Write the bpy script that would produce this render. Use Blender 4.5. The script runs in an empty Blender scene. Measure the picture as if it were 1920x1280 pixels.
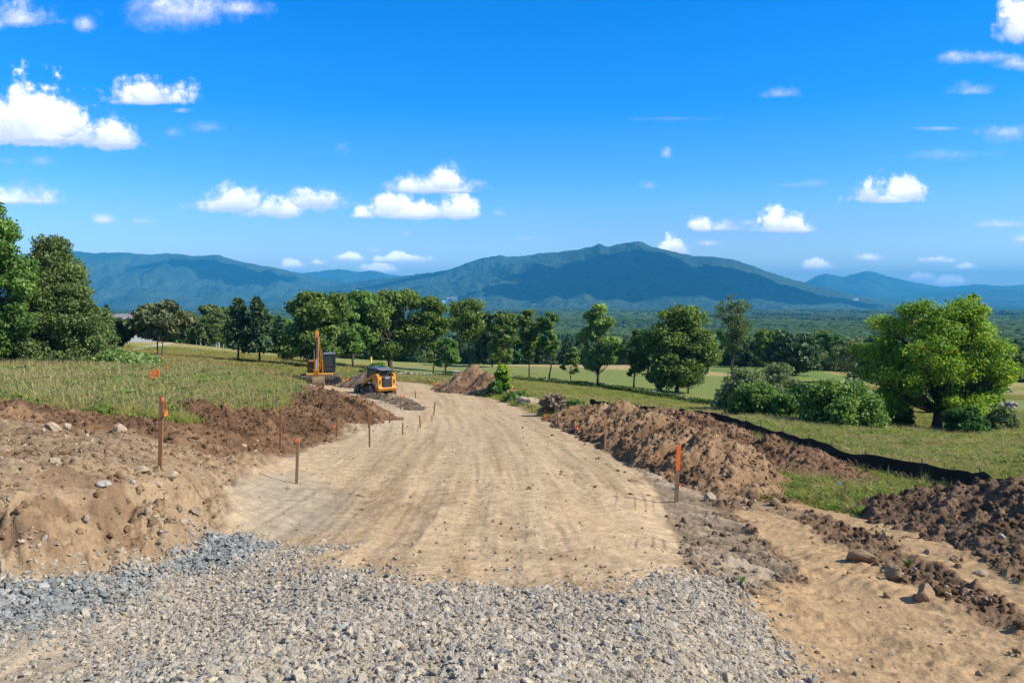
import bpy, bmesh, math, random
import numpy as np
from mathutils import Vector, Matrix, Euler

SC = bpy.context.scene
COL = SC.collection
rad = math.radians
RNG = np.random.default_rng(7)

# ------------------------------------------------------------------ camera model
F = 960.0 / math.tan(rad(32.5))          # focal length for a 1920 wide frame
HOR = 548.0
PITCH = math.atan((640 - HOR) / F)
CP, SP = math.cos(PITCH), math.sin(PITCH)

def at(px, py, Y):
    """photo direction (px,py) taken to forward distance Y -> world point"""
    x, u = (px - 960) / F, (640 - py) / F
    dx, dy, dz = x, CP + u * SP, -SP + u * CP
    k = Y / dy
    return (dx * k, Y, dz * k)

cam_d = bpy.data.cameras.new("camera")
cam = bpy.data.objects.new("camera", cam_d)
COL.objects.link(cam)
cam_d.angle = rad(65.0)
cam_d.clip_start = 0.1
cam_d.clip_end = 90000
cam.rotation_euler = (math.pi / 2 - PITCH, 0, 0)
SC.camera = cam

# ------------------------------------------------------------------ noise
def _h(ix, iy, seed):
    h = (ix.astype(np.int64) * 374761393 + iy.astype(np.int64) * 668265263 + seed * 1442695041) & 0xffffffff
    h = ((h ^ (h >> 13)) * 1274126177) & 0xffffffff
    h = ((h ^ (h >> 16)) * 2246822519) & 0xffffffff
    return ((h ^ (h >> 15)) & 0xffffff) / float(0xffffff) * 2 - 1

def vn(x, y, seed=0):
    x = np.asarray(x, float); y = np.asarray(y, float)
    xi, yi = np.floor(x), np.floor(y)
    fx, fy = x - xi, y - yi
    fx = fx * fx * fx * (fx * (fx * 6 - 15) + 10)
    fy = fy * fy * fy * (fy * (fy * 6 - 15) + 10)
    a = _h(xi, yi, seed); b = _h(xi + 1, yi, seed)
    c = _h(xi, yi + 1, seed); d = _h(xi + 1, yi + 1, seed)
    return (a * (1 - fx) + b * fx) * (1 - fy) + (c * (1 - fx) + d * fx) * fy

def fbm(x, y, seed=0, octv=4, gain=0.5):
    s = 0; a = 1.0; f = 1.0; n = 0
    for o in range(octv):
        ang = 0.6 * o
        ca, sa = math.cos(ang), math.sin(ang)
        s = s + a * vn((x * ca - y * sa) * f + 17.3 * o, (x * sa + y * ca) * f - 9.1 * o, seed + o)
        n += a; a *= gain; f *= 2.03
    return s / n

def clodf(x, y, seed=0):
    """broken lumps: one half buried dome of random size per cell"""
    xi, yi = np.floor(x), np.floor(y)
    best = np.zeros(np.shape(x))
    for dx in (-1, 0, 1):
        for dy in (-1, 0, 1):
            cx, cy = xi + dx, yi + dy
            jx = _h(cx, cy, seed) * 0.42 + 0.5; jy = _h(cx, cy, seed + 1) * 0.42 + 0.5
            r = 0.40 + 0.22 * _h(cx, cy, seed + 2); a = np.clip(_h(cx, cy, seed + 3) * 0.7 + 0.35, 0, 1)
            e = 0.35 * _h(cx, cy, seed + 4); th = 3.1 * _h(cx, cy, seed + 5)
            ux, uy = x - cx - jx, y - cy - jy
            ct, s_ = np.cos(th), np.sin(th)
            d2 = ((ux * ct + uy * s_) / (r * (1 + e))) ** 2 + ((uy * ct - ux * s_) / (r * (1 - e))) ** 2
            best = np.maximum(best, a * np.clip(1 - d2, 0, 1) ** 0.55)
    return best

def sstep(a, b, x):
    t = np.clip((x - a) / (b - a), 0, 1)
    return t * t * (3 - 2 * t)

# ------------------------------------------------------------------ terrain (smooth base)
CTRL = [
 # road bed
 (960,1280,5.0),(300,1280,5.0),(600,1150,8),(960,1150,8),(1250,1152,8),(600,1044,12),(960,1044,12),(1250,1044,12),
 (560,907,21),(760,907,21),(1000,907,21),(1180,908,21),(1225,940,18.9),
 (693,838,30),(860,841,30),(1000,842,30),(1130,843,30.5),(632,822,35),(760,802,39.5),(960,800,40),(1075,805,39),
 (814,778,48),(900,774,50),(1015,775,49),(700,742,62),(760,741,62),(850,741,62),(950,748,59),
 (610,720,76),(700,717,77),(800,721,74),(900,720,74),
 (960,1800,3),(300,1800,3),(1620,1800,3),(960,2900,1.5),(-900,2900,1.5),(2800,2900,1.5),(-300,1700,3.2),(2300,1700,3.2),(-900,1500,5),(2800,1500,5),
 # left embankment and bench
 (0,1095,10.0),(200,1066,11.2),(330,1040,12.3),(415,985,14.6),(0,960,11.2),(200,930,12.8),(330,905,15.2),
 (300,880,16.4),(0,850,17),(200,850,18),(0,765,24),(100,780,24),(300,798,26),(430,850,23),(520,842,28),(430,905,19.3),
 (-300,1095,9.5),(-300,950,11),(-300,850,16),(-300,770,23),(-700,780,18),(-700,1100,8),
 # left meadow
 (100,745,33),(100,690,58),(300,693,60),(300,742,36),(450,702,62),(480,745,42),(560,722,66),(400,672,97),(200,667,90),
 (300,654,117),(480,674,110),(560,684,100),(620,692,98),(0,690,55),(-300,690,50),(-300,740,30),(-700,690,42),(-700,650,90),(0,652,95),
 # beyond the road, up to the stone wall
 (700,694,122),(735,694,128),(880,706,104),(1000,735,78),(1100,724,101),(1150,748,76),(1200,736,95),(1340,761,83),(960,711,108),(750,706,114),
 (1350,788,56),(1500,799,47),(1580,800,48),(1750,807,58),(1900,818,48),(1420,784,51),(1400,768,66),(1620,772,74),
 # silt fence line and right meadow
 (1810,915,24),(1600,880,27.5),(1460,832,33.5),(1350,797,40),(1200,777,47),(1110,767,52),(1900,870,30),(1700,850,36),(1900,930,23.5),
 (2300,830,40),(2300,930,22),(2300,1100,11),(2300,780,60),
 # right track
 (1400,968,18.3),(1500,1005,15.8),(1650,1102,11.6),(1900,1250,8.3),(1500,1190,9.0),(1750,1280,7.6),(1450,1280,6.8),(1900,1105,11.6),(1900,1010,15.6),
 (1650,945,21),(1500,925,22),(1700,905,25),(1340,935,20.3),(1470,1075,12.0),(2300,1280,7.6),
 # golf course beyond the wall
 (800,693,140),(1000,693,150),(1000,680,190),(700,675,170),(1300,703,140),(1450,699,150),(1400,672,215),(1600,718,128),(1900,745,108),
 (1850,756,92),(1900,715,160),(1650,700,170),(300,639,165),(420,653,160),(560,664,190),(800,672,220),(1100,672,220),(100,640,150),(2300,720,130),(2300,690,200),(-400,640,150),(-700,630,200),
]
_cp = np.array([at(*c) for c in CTRL])
def _ar(X, Y):
    r = np.hypot(X, Y)
    return np.arctan2(X, Y) * 2.2, np.log(np.maximum(r, 1.0))
_ca, _ct = _ar(_cp[:, 0], _cp[:, 1])
def _phi(d2):
    return np.where(d2 > 1e-12, 0.5 * d2 * np.log(np.maximum(d2, 1e-12)), 0)
_n = len(_ca)
_K = _phi((_ca[:, None] - _ca) ** 2 + (_ct[:, None] - _ct) ** 2) + np.eye(_n) * 0.004
_P = np.stack([np.ones(_n), _ca, _ct], 1)
_A = np.block([[_K, _P], [_P.T, np.zeros((3, 3))]])
_w = np.linalg.solve(_A, np.concatenate([_cp[:, 2], np.zeros(3)]))

_VR = np.log(np.array([150, 250, 400, 700, 1000, 2000, 5000, 10000, 30000.]))
_VZ = -np.array([16, 27, 37, 46, 53, 72, 118, 172, 260.])

def zbase(X, Y):
    X = np.asarray(X, float); Y = np.asarray(Y, float)
    shp = X.shape
    X = X.ravel(); Y = Y.ravel()
    a, t = _ar(X, Y)
    out = np.empty(len(a))
    for i in range(0, len(a), 40000):
        s = slice(i, i + 40000)
        ac = np.clip(a[s], -1.9, 1.9); tc = np.minimum(t[s], math.log(240))
        d2 = (ac[:, None] - _ca) ** 2 + (tc[:, None] - _ct) ** 2
        out[s] = _phi(d2) @ _w[:_n] + _w[_n] + _w[_n + 1] * ac + _w[_n + 2] * tc
    w = sstep(math.log(170), math.log(290), t)
    zv = np.interp(t, _VR, _VZ)
    far = sstep(math.log(300), math.log(2500), t)
    zv = zv + far * (14 * fbm(X / 900, Y / 900, 31, 3) + 3 * fbm(X / 160, Y / 160, 35, 2))
    return (out * (1 - w) + zv * w).reshape(shp)

_YS = np.exp(np.linspace(math.log(3.0), math.log(260), 700))
def ground(px, py):
    """first point of the smooth terrain seen in direction (px,py)"""
    # column at this direction: for each Y the ray height against terrain height
    x, u = (px - 960) / F, (640 - py) / F
    dx, dy, dz = x, CP + u * SP, -SP + u * CP
    X = dx / dy * _YS; Zr = dz / dy * _YS
    g = zbase(X, _YS)
    below = np.nonzero(Zr <= g)[0]
    i = below[0] if len(below) else len(_YS) - 1
    if i == 0:
        Y = _YS[0]
    else:
        a0 = Zr[i - 1] - g[i - 1]; a1 = Zr[i] - g[i]
        k = min(1.0, max(0.0, a0 / (a0 - a1))) if a0 != a1 else 0.5
        Y = _YS[i - 1] + (_YS[i] - _YS[i - 1]) * k
    X = dx / dy * Y
    return np.array([X, Y, float(zbase(np.array([X]), np.array([Y]))[0])])

def poly_xy(pts):
    return np.array([ground(*p)[:2] for p in pts])

def sdist(poly, X, Y):
    """signed distance to a polygon, positive inside"""
    ins = np.zeros(X.shape, bool)
    d2 = np.full(X.shape, 1e18)
    n = len(poly)
    for i in range(n):
        x0, y0 = poly[i]; x1, y1 = poly[(i + 1) % n]
        c = ((y0 > Y) != (y1 > Y))
        with np.errstate(divide='ignore', invalid='ignore'):
            xi = (x1 - x0) * (Y - y0) / (y1 - y0 if y1 != y0 else 1e-9) + x0
        ins ^= c & (X < xi)
        ex, ey = x1 - x0, y1 - y0
        t = np.clip(((X - x0) * ex + (Y - y0) * ey) / (ex * ex + ey * ey + 1e-12), 0, 1)
        d2 = np.minimum(d2, (X - x0 - t * ex) ** 2 + (Y - y0 - t * ey) ** 2)
    d = np.sqrt(d2)
    return np.where(ins, d, -d)

# ------------------------------------------------------------------ ground zones (polygons given along the photo, turned into plan outlines)
Z = {}
Z['road'] = poly_xy([(-700,2200),(-250,1300),(-60,1110),(200,1072),(330,1046),(415,990),(445,950),(415,915),(500,875),(600,835),(690,806),(735,776),(765,752),(690,748),
    (640,736),(560,728),(560,717),(650,714),(740,715),(800,719),(850,733),(930,747),(1000,772),(1070,807),(1200,885),(1240,940),(1262,1000),(1285,1060),
    (1370,1120),(1450,1180),(1520,1300),(1800,2200)])
Z['track1'] = poly_xy([(1375,955),(1400,985),(1470,1045),(1500,1080),(1450,1110),(1380,1125),(1450,1180),(1500,1300),(1800,2200),(2400,2200),(2050,1300),(2000,1250),(1850,1165),(1750,1120),(1640,1060),(1540,1005),(1450,955)])
Z['track2'] = poly_xy([(1450,938),(1560,975),(1660,1015),(1760,1062),(1880,1130),(2050,1215),(2050,1150),(1900,1085),(1780,1022),(1680,985),(1580,960),(1490,935)])
Z['soil_right'] = poly_xy([(1060,800),(1110,764),(1180,770),(1300,785),(1400,830),(1480,880),(1460,930),(1560,965),(1640,955),(1700,935),(1800,920),(2050,900),(2050,1310),(1480,1310),(1300,1060),(1260,1000),(1235,940),(1200,885)])
Z['slope'] = poly_xy([(1160,855),(1250,900),(1340,950),(1400,1000),(1480,1060),(1500,1085),(1440,1115),(1370,1118),(1285,1060),(1262,1000),(1240,940),(1200,885)])
Z['bank'] = poly_xy([(-500,760),(0,790),(120,805),(240,815),(330,835),(400,862),(440,862),(520,856),(460,885),(430,915),(445,950),(415,990),(330,1046),(200,1072),(-60,1110),(-500,1300)])
Z['topsoil'] = poly_xy([(-500,742),(0,752),(120,772),(240,782),(330,792),(420,770),(500,775),(570,740),(575,722),(640,722),(665,740),(720,752),(700,790),(700,800),(640,822),(560,850),(430,862),(330,835),(240,815),(120,805),(0,790),(-500,760)])
Z['bench'] = poly_xy([(-500,760),(0,790),(120,805),(240,815),(330,835),(400,862),(436,872),(408,905),(352,918),(300,928),(200,944),(100,962),(0,972),(-300,985),(-600,1000)])
Z['grey'] = poly_xy([(430,900),(560,885),(640,920),(640,980),(560,1010),(450,1000),(430,950)])
Z['pad'] = poly_xy([(690,748),(765,752),(800,765),(760,800),(700,812),(640,822),(660,790),(700,780)])
Z['gravel'] = poly_xy([(960,2900),(-700,2200),(-250,1310),(-80,1112),(150,1080),(320,1048),(395,1000),(440,1002),(590,1030),(520,1055),(560,1078),(690,1078),(800,1105),(900,1100),(1000,1105),(1080,1110),(1180,1122),(1260,1100),(1330,1085),(1370,1130),(1440,1195),(1500,1310),(1800,2200)])
Z['gravel_blue'] = poly_xy([(-250,1250),(-80,1112),(150,1080),(320,1048),(395,1000),(440,1002),(520,1022),(420,1062),(300,1095),(180,1150),(60,1200),(-60,1235)])
Z['bare'] = poly_xy([(-40,1212),(60,1205),(110,1230),(150,1255),(80,1290),(-40,1295)])
Z['rbare'] = poly_xy([(1440,1195),(1500,1310),(1700,1310),(1560,1200),(1480,1130)])
Z['works'] = poly_xy([(-700,2200),(-500,1300),(-500,752),(0,757),(120,776),(240,786),(330,800),(430,800),(560,790),(600,728),(650,712),(740,714),(800,718),(850,731),(930,746),(1000,770),(1070,800),(1110,772),(1180,790),(1300,860),(1410,930),(1500,945),(1650,980),(1780,1040),(1900,1110),(2100,1200),(2400,2200)])
Z['fairway'] = poly_xy([(640,700),(700,688),(800,684),(960,686),(1100,690),(1240,697),(1340,706),(1480,712),(1600,728),(1700,735),(2100,752),(2100,775),(1900,770),(1780,764),(1640,755),(1500,752),(1345,753),(1200,729),(1100,717),(960,704),(850,705),(740,702)])
Z['drygold'] = poly_xy([(930,680),(1110,680),(1250,690),(1350,698),(1480,702),(1480,708),(1340,704),(1100,688),(930,686)])
Z['fair2'] = poly_xy([(1330,690),(1470,690),(1560,702),(1900,730),(1900,738),(1560,712),(1330,700)])
Z['drive'] = poly_xy([(255,657),(300,648),(325,643),(316,642.5),(280,648),(235,658)])
Z['pathgolf'] = poly_xy([(850,694),(905,698),(905,701),(850,698)])

TREADS = [(-4.3, .30, 0), (-2.9, .26, 1), (-2.3, .30, 2), (-0.9, .24, 3), (0.1, .30, 4), (1.35, .26, 5), (2.2, .30, 6), (3.3, .26, 7)]
def treads(X, Y):
    """rolled tyre and belt prints running along the road: (band weight, lug pattern)"""
    cx = X + 0.0018 * np.maximum(Y - 10, 0) ** 2
    band = np.zeros(X.shape); pat = np.zeros(X.shape)
    for c0, w_, i in TREADS:
        c = c0 + 0.45 * vn(Y * 0.05, Y * 0 + i * 3.1, 300 + i) + 0.012 * i * (Y - 12)
        d = (cx - c) / w_
        b = np.clip(1.15 - d * d, 0, 1) ** 0.5 * sstep(-0.25, 0.15, vn(Y * 0.16, Y * 0 + i * 7.7, 320 + i) + 0.1)
        lug = np.sin(2 * math.pi * Y / (0.13 if i % 2 else 0.19) + 5.0 * np.abs(d)) 
        pat = np.where(b > band, lug, pat); band = np.maximum(band, b)
    return band, pat

def zones(X, Y):
    """per point: albedo colour, grass weight, relief amounts, region index"""
    r = np.hypot(X, Y)
    wob = 0.25 * fbm(X * 1.3, Y * 1.3, 3, 3) + 0.1 * vn(X * 6, Y * 6, 5)
    def m(k, soft=0.25, w=1.0):
        return sstep(-soft, soft, sdist(Z[k], X, Y) + wob * w)
    n1 = fbm(X * 0.35, Y * 0.35, 11, 4); n2 = fbm(X * 2.2, Y * 2.2, 12, 4); n3 = fbm(X * 9, Y * 9, 13, 2)
    nb = fbm(X * 0.05 + 3, Y * 0.12, 14, 4) + 0.12
    C = np.empty(X.shape + (3,))
    def mix(c, w):
        C[...] = C * (1 - w[..., None]) + np.asarray(c) * w[..., None]
    g = np.ones(X.shape)
    # meadow ground: dry thatch and green
    C[...] = (0.20, 0.215, 0.055)
    mix((0.32, 0.265, 0.11), sstep(-0.1, 0.45, nb + 0.4 * n1))
    mix((0.15, 0.20, 0.04), sstep(0.05, 0.5, n1 - 0.3 * nb) * 0.7)
    redgrass = sstep(60, 75, r) * sstep(-0.08, 0.3, fbm(X * 0.03 + 8, Y * 0.13, 19, 3))
    mix((0.27, 0.18, 0.075), redgrass * 0.7)
    w = m('fairway', 1.2, 3); mix((0.16, 0.195, 0.05), w); mix((0.24, 0.215, 0.09), w * sstep(0.0, 0.5, fbm(X * 0.04, Y * 0.09, 15, 4)) * 0.6); g *= 1 - w
    fair = w.copy()
    ww = m('works', 0.15, 0.7); mix((0.255, 0.18, 0.11), ww); g *= 1 - ww
    w = m('fair2', 1.2, 3); mix((0.125, 0.185, 0.045), w); g *= 1 - w
    w = m('drygold', 1.5, 4); mix((0.36, 0.27, 0.13), w * 0.85)
    w = m('drive', 0.6); mix((0.45, 0.42, 0.38), w); g *= 1 - w
    w = m('pathgolf', 0.5); mix((0.45, 0.42, 0.34), w); g *= 1 - w
    rough = np.zeros(X.shape)
    w = m('topsoil', 0.35, 1.6); mix((0.155, 0.088, 0.046), w); g *= 1 - w; rough = rough * (1 - w) + 0.8 * w
    w = m('soil_right', 0.35, 2.0)
    keep = sstep(0.12, 0.4, n1 + 0.3 * n2) * sstep(15, 21, r) * sstep(13.0, 15, r)
    keep = keep * sstep(5.0, 6.5, X) * sstep(17.5, 19.5, r)
    w = w * (1 - keep)
    mix((0.165, 0.105, 0.064), w); g *= 1 - w; rough = rough * (1 - w) + 0.85 * w
    w = m('bank', 0.4, 1.2); bk = w.copy()
    mix((0.285, 0.198, 0.117), w); g *= 1 - w; rough = rough * (1 - w) + 0.75 * w
    mix((0.165, 0.105, 0.062), w * sstep(-0.05, 0.45, n2 + 0.4 * n1) * 0.85)
    mix((0.37, 0.275, 0.17), w * sstep(0.15, 0.5, n1 - 0.3 * n2) * 0.5)
    w = m('slope', 0.3, 0.8); sl = w.copy()
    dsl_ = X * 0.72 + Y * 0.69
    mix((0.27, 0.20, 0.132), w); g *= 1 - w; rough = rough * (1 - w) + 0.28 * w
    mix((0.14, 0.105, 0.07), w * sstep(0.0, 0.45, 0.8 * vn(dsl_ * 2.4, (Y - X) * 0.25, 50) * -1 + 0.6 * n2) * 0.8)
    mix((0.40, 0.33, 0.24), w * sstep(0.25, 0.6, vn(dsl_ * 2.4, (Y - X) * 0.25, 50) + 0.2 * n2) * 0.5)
    w = m('road', 0.12, 0.5); rd = w.copy()
    tan = np.array((0.47, 0.338, 0.20))
    mix(tan, w); g *= 1 - w; rough = rough * (1 - w) + 0.12 * w
    # streaks that follow the direction of travel
    cx = X + 0.0016 * np.maximum(Y - 10, 0) ** 2 * 1.0
    st = fbm(cx * 1.1, Y * 0.07, 21, 4) + 0.5 * vn(cx * 4.0, Y * 0.2, 25)
    mix((0.47, 0.355, 0.222), rd * sstep(0.05, 0.6, st) * 0.55)
    mix((0.27, 0.175, 0.09), rd * sstep(0.08, 0.6, -st) * 0.6)
    mix((0.24, 0.155, 0.085), rd * sstep(0.28, 0.62, fbm(X * 0.5 + 5, Y * 0.35, 23, 4)) * 0.55)
    de = sdist(Z['road'], X, Y)
    ln = sum(np.exp(-((de - d0 - 0.05 * vn(Y * 0.4, Y * 0, 60 + i)) / 0.022) ** 2) for i, d0 in enumerate((0.22, 0.40, 0.66, 1.05)))
    mix((0.15, 0.105, 0.06), np.clip(ln, 0, 1) * (X > 2.0) * (r > 13) * (r < 34) * sstep(-0.2, 0.25, fbm(X * 0.4, Y * 0.25, 66, 3)) * 0.75)
    tz = sstep(0.35, 0.6, vn(cx * 1.6, 0 * Y, 55)) * sstep(30, 16, r)
    mix((0.25, 0.165, 0.088), rd * tz * sstep(0.1, 0.9, np.sin(Y * 2 * math.pi / 0.17 + 3 * vn(X * 2, Y * 0.7, 56))) * 0.2)
    tbn, tpt = treads(X, Y); tfade = sstep(34, 18, r)
    mix((0.25, 0.168, 0.092), rd * tbn * (0.17 + 0.32 * sstep(0.2, 0.8, tpt) * tfade))
    mix((0.52, 0.40, 0.26), rd * tbn * sstep(0.3, 0.9, -tpt) * tfade * 0.4)
    gs = rd * sstep(16, 30, r)
    mix((0.37, 0.285, 0.182), gs * 0.45)
    w = m('pad', 0.5, 1.5); mix((0.42, 0.33, 0.22), w * 0.7); g *= 1 - w
    w = m('grey', 0.7, 1.5); mix((0.33, 0.275, 0.20), w * 0.75)
    t1 = m('track1', 0.15, 0.6); t2 = m('track2', 0.12, 0.6)
    w = np.maximum(t1, t2); trk = w
    mix((0.36, 0.245, 0.135), w); g *= 1 - w; rough = rough * (1 - w) + 0.22 * w
    mix((0.31, 0.20, 0.10), w * sstep(0.0, 0.6, n1 + 0.4 * n2) * 0.6)
    w = m('gravel', 0.3, 0.8); gv = w
    mix((0.34, 0.285, 0.21), w * 0.8); g *= 1 - w
    mix((0.15, 0.15, 0.145), w * m('gravel_blue', 0.3) * 0.8)
    g *= 1 - ww
    C *= (1 + 0.14 * n2 + 0.10 * n3)[..., None]
    reg = np.zeros(X.shape, int)                # 0 ground 1 road 2 track 3 fairway
    reg[fair > 0.5] = 3
    reg[rd > 0.5] = 1
    reg[(trk > 0.5)] = 2
    rough = rough * (1 - 0.35 * sl)
    return dict(C=np.clip(C, 0.005, 0.9), g=np.clip(g, 0, 1), rough=rough, road=rd, track=trk, t1=t1, bank=bk, slope=sl, gravel=gv, reg=reg, fair=fair, st=st)

def relief(X, Y, q):
    """small real relief on top of the smooth base"""
    r = np.hypot(X, Y)
    lod = 1 / (1 + (r / 60) ** 2)
    h = 0.10 * fbm(X * 0.5, Y * 0.5, 41, 3) * (0.3 + q['g'])
    rg = q['rough']
    n = fbm(X * 1.7, Y * 1.7, 42, 5, 0.55)
    bil = np.abs(fbm(X * 3.1, Y * 3.1, 43, 4, 0.6))
    bn = sstep(-0.12, 0.22, sdist(Z['bench'], X, Y) + 0.25 * fbm(X * 1.6, Y * 1.6, 61, 3))
    rg = rg * (1 + 0.5 * q['bank'] * (1 - bn)) * (1 - 0.35 * bn * q['bank'])
    h = h + q['bank'] * sstep(24, 18, r) * (0.10 * bn - 0.20 * (1 - bn))
    h = h + rg * (0.16 * n + 0.16 * bil - 0.03) + rg * (0.11 * clodf(X * 3.0, Y * 3.0, 62) * sstep(-0.1, 0.3, n) + 0.06 * clodf(X * 7.5, Y * 7.5, 70))
    h = h + rg * 0.055 * np.abs(fbm(X * 12, Y * 12, 44, 3, 0.6)) * np.minimum(1, lod * 1.3)
    # bank: gullies running down to the gravel
    h = h + q['bank'] * (1 - 0.75 * bn) * (0.30 * np.abs(vn(X * 1.1 + 0.4 * Y, Y * 0.45, 47)) + 0.07 * np.abs(fbm(X * 8, Y * 8, 49, 2)) + 0.09 * fbm(X * 2.5, Y * 2.5, 48, 3))
    # slope between road and track: long furrows
    dsl = (X * 0.72 + Y * 0.69)
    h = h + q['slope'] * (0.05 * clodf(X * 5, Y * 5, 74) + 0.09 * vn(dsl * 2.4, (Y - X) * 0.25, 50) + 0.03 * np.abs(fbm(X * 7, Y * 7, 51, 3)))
    # road: wheel grooves
    cx = X + 0.0016 * np.maximum(Y - 10, 0) ** 2
    gro = vn(cx * 3.2, Y * 0.13, 52) * 0.5 + vn(cx * 9.0, Y * 0.3, 53) * 0.35
    gate = sstep(-0.1, 0.5, fbm(X * 0.35, Y * 0.22, 54, 3) + 0.15)
    tbn, tpt = treads(X, Y); h = h + q['road'] * tbn * (-0.016 + 0.008 * tpt * sstep(30, 14, r))
    h = h + q['road'] * 0.028 * gro * (0.35 + gate)
    cl = vn(cx * 1.6, 0 * Y, 55)
    tread = np.sin(Y * 2 * math.pi / 0.17 + 3 * vn(X * 2, Y * 0.7, 56)) * sstep(0.35, 0.6, cl)
    h = h + q['road'] * 0.005 * tread * sstep(26, 14, r)
    # machine track cleats on the side track
    al = Y * 0.78 - X * 0.62
    cr = X * 0.78 + Y * 0.62
    h = h + q['track'] * 0.012 * np.sin(al * 2 * math.pi / 0.21 + 2.2 * vn(X * 1.3, Y * 1.3, 57)) * sstep(-0.35, 0.3, vn(cr * 1.5, al * 0.45, 58))
    h = h + q['track'] * (0.055 * vn(cr * 1.4, al * 0.12, 59) + 0.022 * vn(cr * 4.5, al * 0.25, 63) + 0.012 * np.abs(fbm(X * 6, Y * 6, 64, 3)))
    h = h + q['gravel'] * 0.06 * fbm(X * 0.9, Y * 0.9, 60, 3)
    return h

def ztop(X, Y):
    q = zones(X, Y)
    return zbase(X, Y) + relief(X, Y, q), q

# ------------------------------------------------------------------ scene helpers
def setp(o, label=None, cat=None, group=None, kind=None):
    if label: o['label'] = label
    if cat: o['category'] = cat
    if group: o['group'] = group
    if kind: o['kind'] = kind
    return o

def link(name, me, mat=None, parent=None):
    o = bpy.data.objects.new(name, me)
    COL.objects.link(o)
    if parent is not None: o.parent = parent
    if mat is not None:
        for mm in (mat if isinstance(mat, (list, tuple)) else [mat]):
            me.materials.append(mm)
    return o

def empty(name, loc, rz=0.0):
    o = bpy.data.objects.new(name, None)
    COL.objects.link(o)
    o.location = loc; o.rotation_euler = (0, 0, rz)
    o.empty_display_size = 0.3
    return o

def np_mesh(name, V, Fq, smooth=False):
    """V (n,3); Fq (m,k) all faces with the same number of corners"""
    me = bpy.data.meshes.new(name)
    V = np.asarray(V, np.float32); Fq = np.asarray(Fq, np.int32)
    me.vertices.add(len(V)); me.vertices.foreach_set('co', V.ravel())
    k = Fq.shape[1]
    me.loops.add(Fq.size); me.loops.foreach_set('vertex_index', Fq.ravel())
    me.polygons.add(len(Fq))
    me.polygons.foreach_set('loop_start', np.arange(0, Fq.size, k, dtype=np.int32))
    me.polygons.foreach_set('loop_total', np.full(len(Fq), k, np.int32))
    if smooth:
        me.polygons.foreach_set('use_smooth', np.ones(len(Fq), bool))
    me.update(calc_edges=True)
    return me

def vcol(me, C, name='Col'):
    a = me.color_attributes.new(name, 'FLOAT_COLOR', 'POINT')
    buf = np.ones((len(C), 4), np.float32); buf[:, :3] = C
    a.data.foreach_set('color', buf.ravel())

def fattr(me, name, vals, dom='POINT', typ='FLOAT'):
    a = me.attributes.new(name, typ, dom)
    a.data.foreach_set('value' if typ in ('FLOAT', 'INT') else 'vector', np.ascontiguousarray(vals).ravel())

def grid_faces(nr, nc):
    i = np.arange(nr - 1)[:, None] * nc + np.arange(nc - 1)[None, :]
    return np.stack([i, i + 1, i + nc + 1, i + nc], -1).reshape(-1, 4)

def submesh(name, V, Fq, sel, C=None):
    f = Fq[sel]
    used, inv = np.unique(f, return_inverse=True)
    me = np_mesh(name, V[used], inv.reshape(f.shape), True)
    if C is not None: vcol(me, C[used])
    return me

# ------------------------------------------------------------------ materials
class NT:
    def __init__(s, tree): s.t = tree
    def n(s, typ, _in=None, **kw):
        nd = s.t.nodes.new(typ)
        for k, v in kw.items(): setattr(nd, k, v)
        for k, v in (_in or {}).items():
            if isinstance(v, bpy.types.NodeSocket): s.t.links.new(v, nd.inputs[k])
            else: nd.inputs[k].default_value = v
        return nd
    def math(s, op, a, b=0.0, c=None, clamp=False):
        d = {0: a, 1: b}
        if c is not None: d[2] = c
        nd = s.n('ShaderNodeMath', d, operation=op); nd.use_clamp = clamp
        return nd.outputs[0]
    def mix(s, fac, a, b, blend='MIX'):
        nd = s.n('ShaderNodeMix', data_type='RGBA', blend_type=blend)
        for k, v in ((0, fac), (6, a), (7, b)):
            if isinstance(v, bpy.types.NodeSocket): s.t.links.new(v, nd.inputs[k])
            else: nd.inputs[k].default_value = (v if k == 0 else (tuple(v) + (1,))[:4])
        return nd.outputs[2]
    def ramp(s, fac, stops):
        nd = s.n('ShaderNodeValToRGB', {0: fac})
        e = nd.color_ramp.elements
        while len(e) < len(stops): e.new(0.5)
        for el, (p, c) in zip(e, stops):
            el.position = p; el.color = (tuple(c) + (1,))[:4] if isinstance(c, (tuple, list)) else (c, c, c, 1)
        return nd.outputs[0]
    def link(s, a, b): s.t.links.new(a, b)

def new_mat(name):
    m = bpy.data.materials.new(name); m.use_nodes = True
    m.node_tree.nodes.clear()
    t = NT(m.node_tree)
    out = t.n('ShaderNodeOutputMaterial')
    return m, t, out

def simple(name, col, rough=0.6, metal=0.0, noise=0.12, scale=6.0, spec=0.4, bump=0.0, coat=0.0):
    m, t, out = new_mat(name)
    tc = t.n('ShaderNodeTexCoord')
    nz = t.n('ShaderNodeTexNoise', {'Vector': tc.outputs['Object'], 'Scale': scale, 'Detail': 5.0, 'Roughness': 0.6})
    v = t.math('MULTIPLY_ADD', nz.outputs[0], 2 * noise, 1 - noise)
    c = t.mix(1.0, col, v, 'MULTIPLY')
    b = t.n('ShaderNodeBsdfPrincipled', {'Base Color': c, 'Roughness': rough, 'Metallic': metal, 'Specular IOR Level': spec})
    if coat: b.inputs['Coat Weight'].default_value = coat
    if bump:
        bp = t.n('ShaderNodeBump', {'Height': nz.outputs[0], 'Strength': bump, 'Distance': 0.02})
        t.link(bp.outputs[0], b.inputs['Normal'])
    t.link(b.outputs[0], out.inputs[0])
    return m

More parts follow.
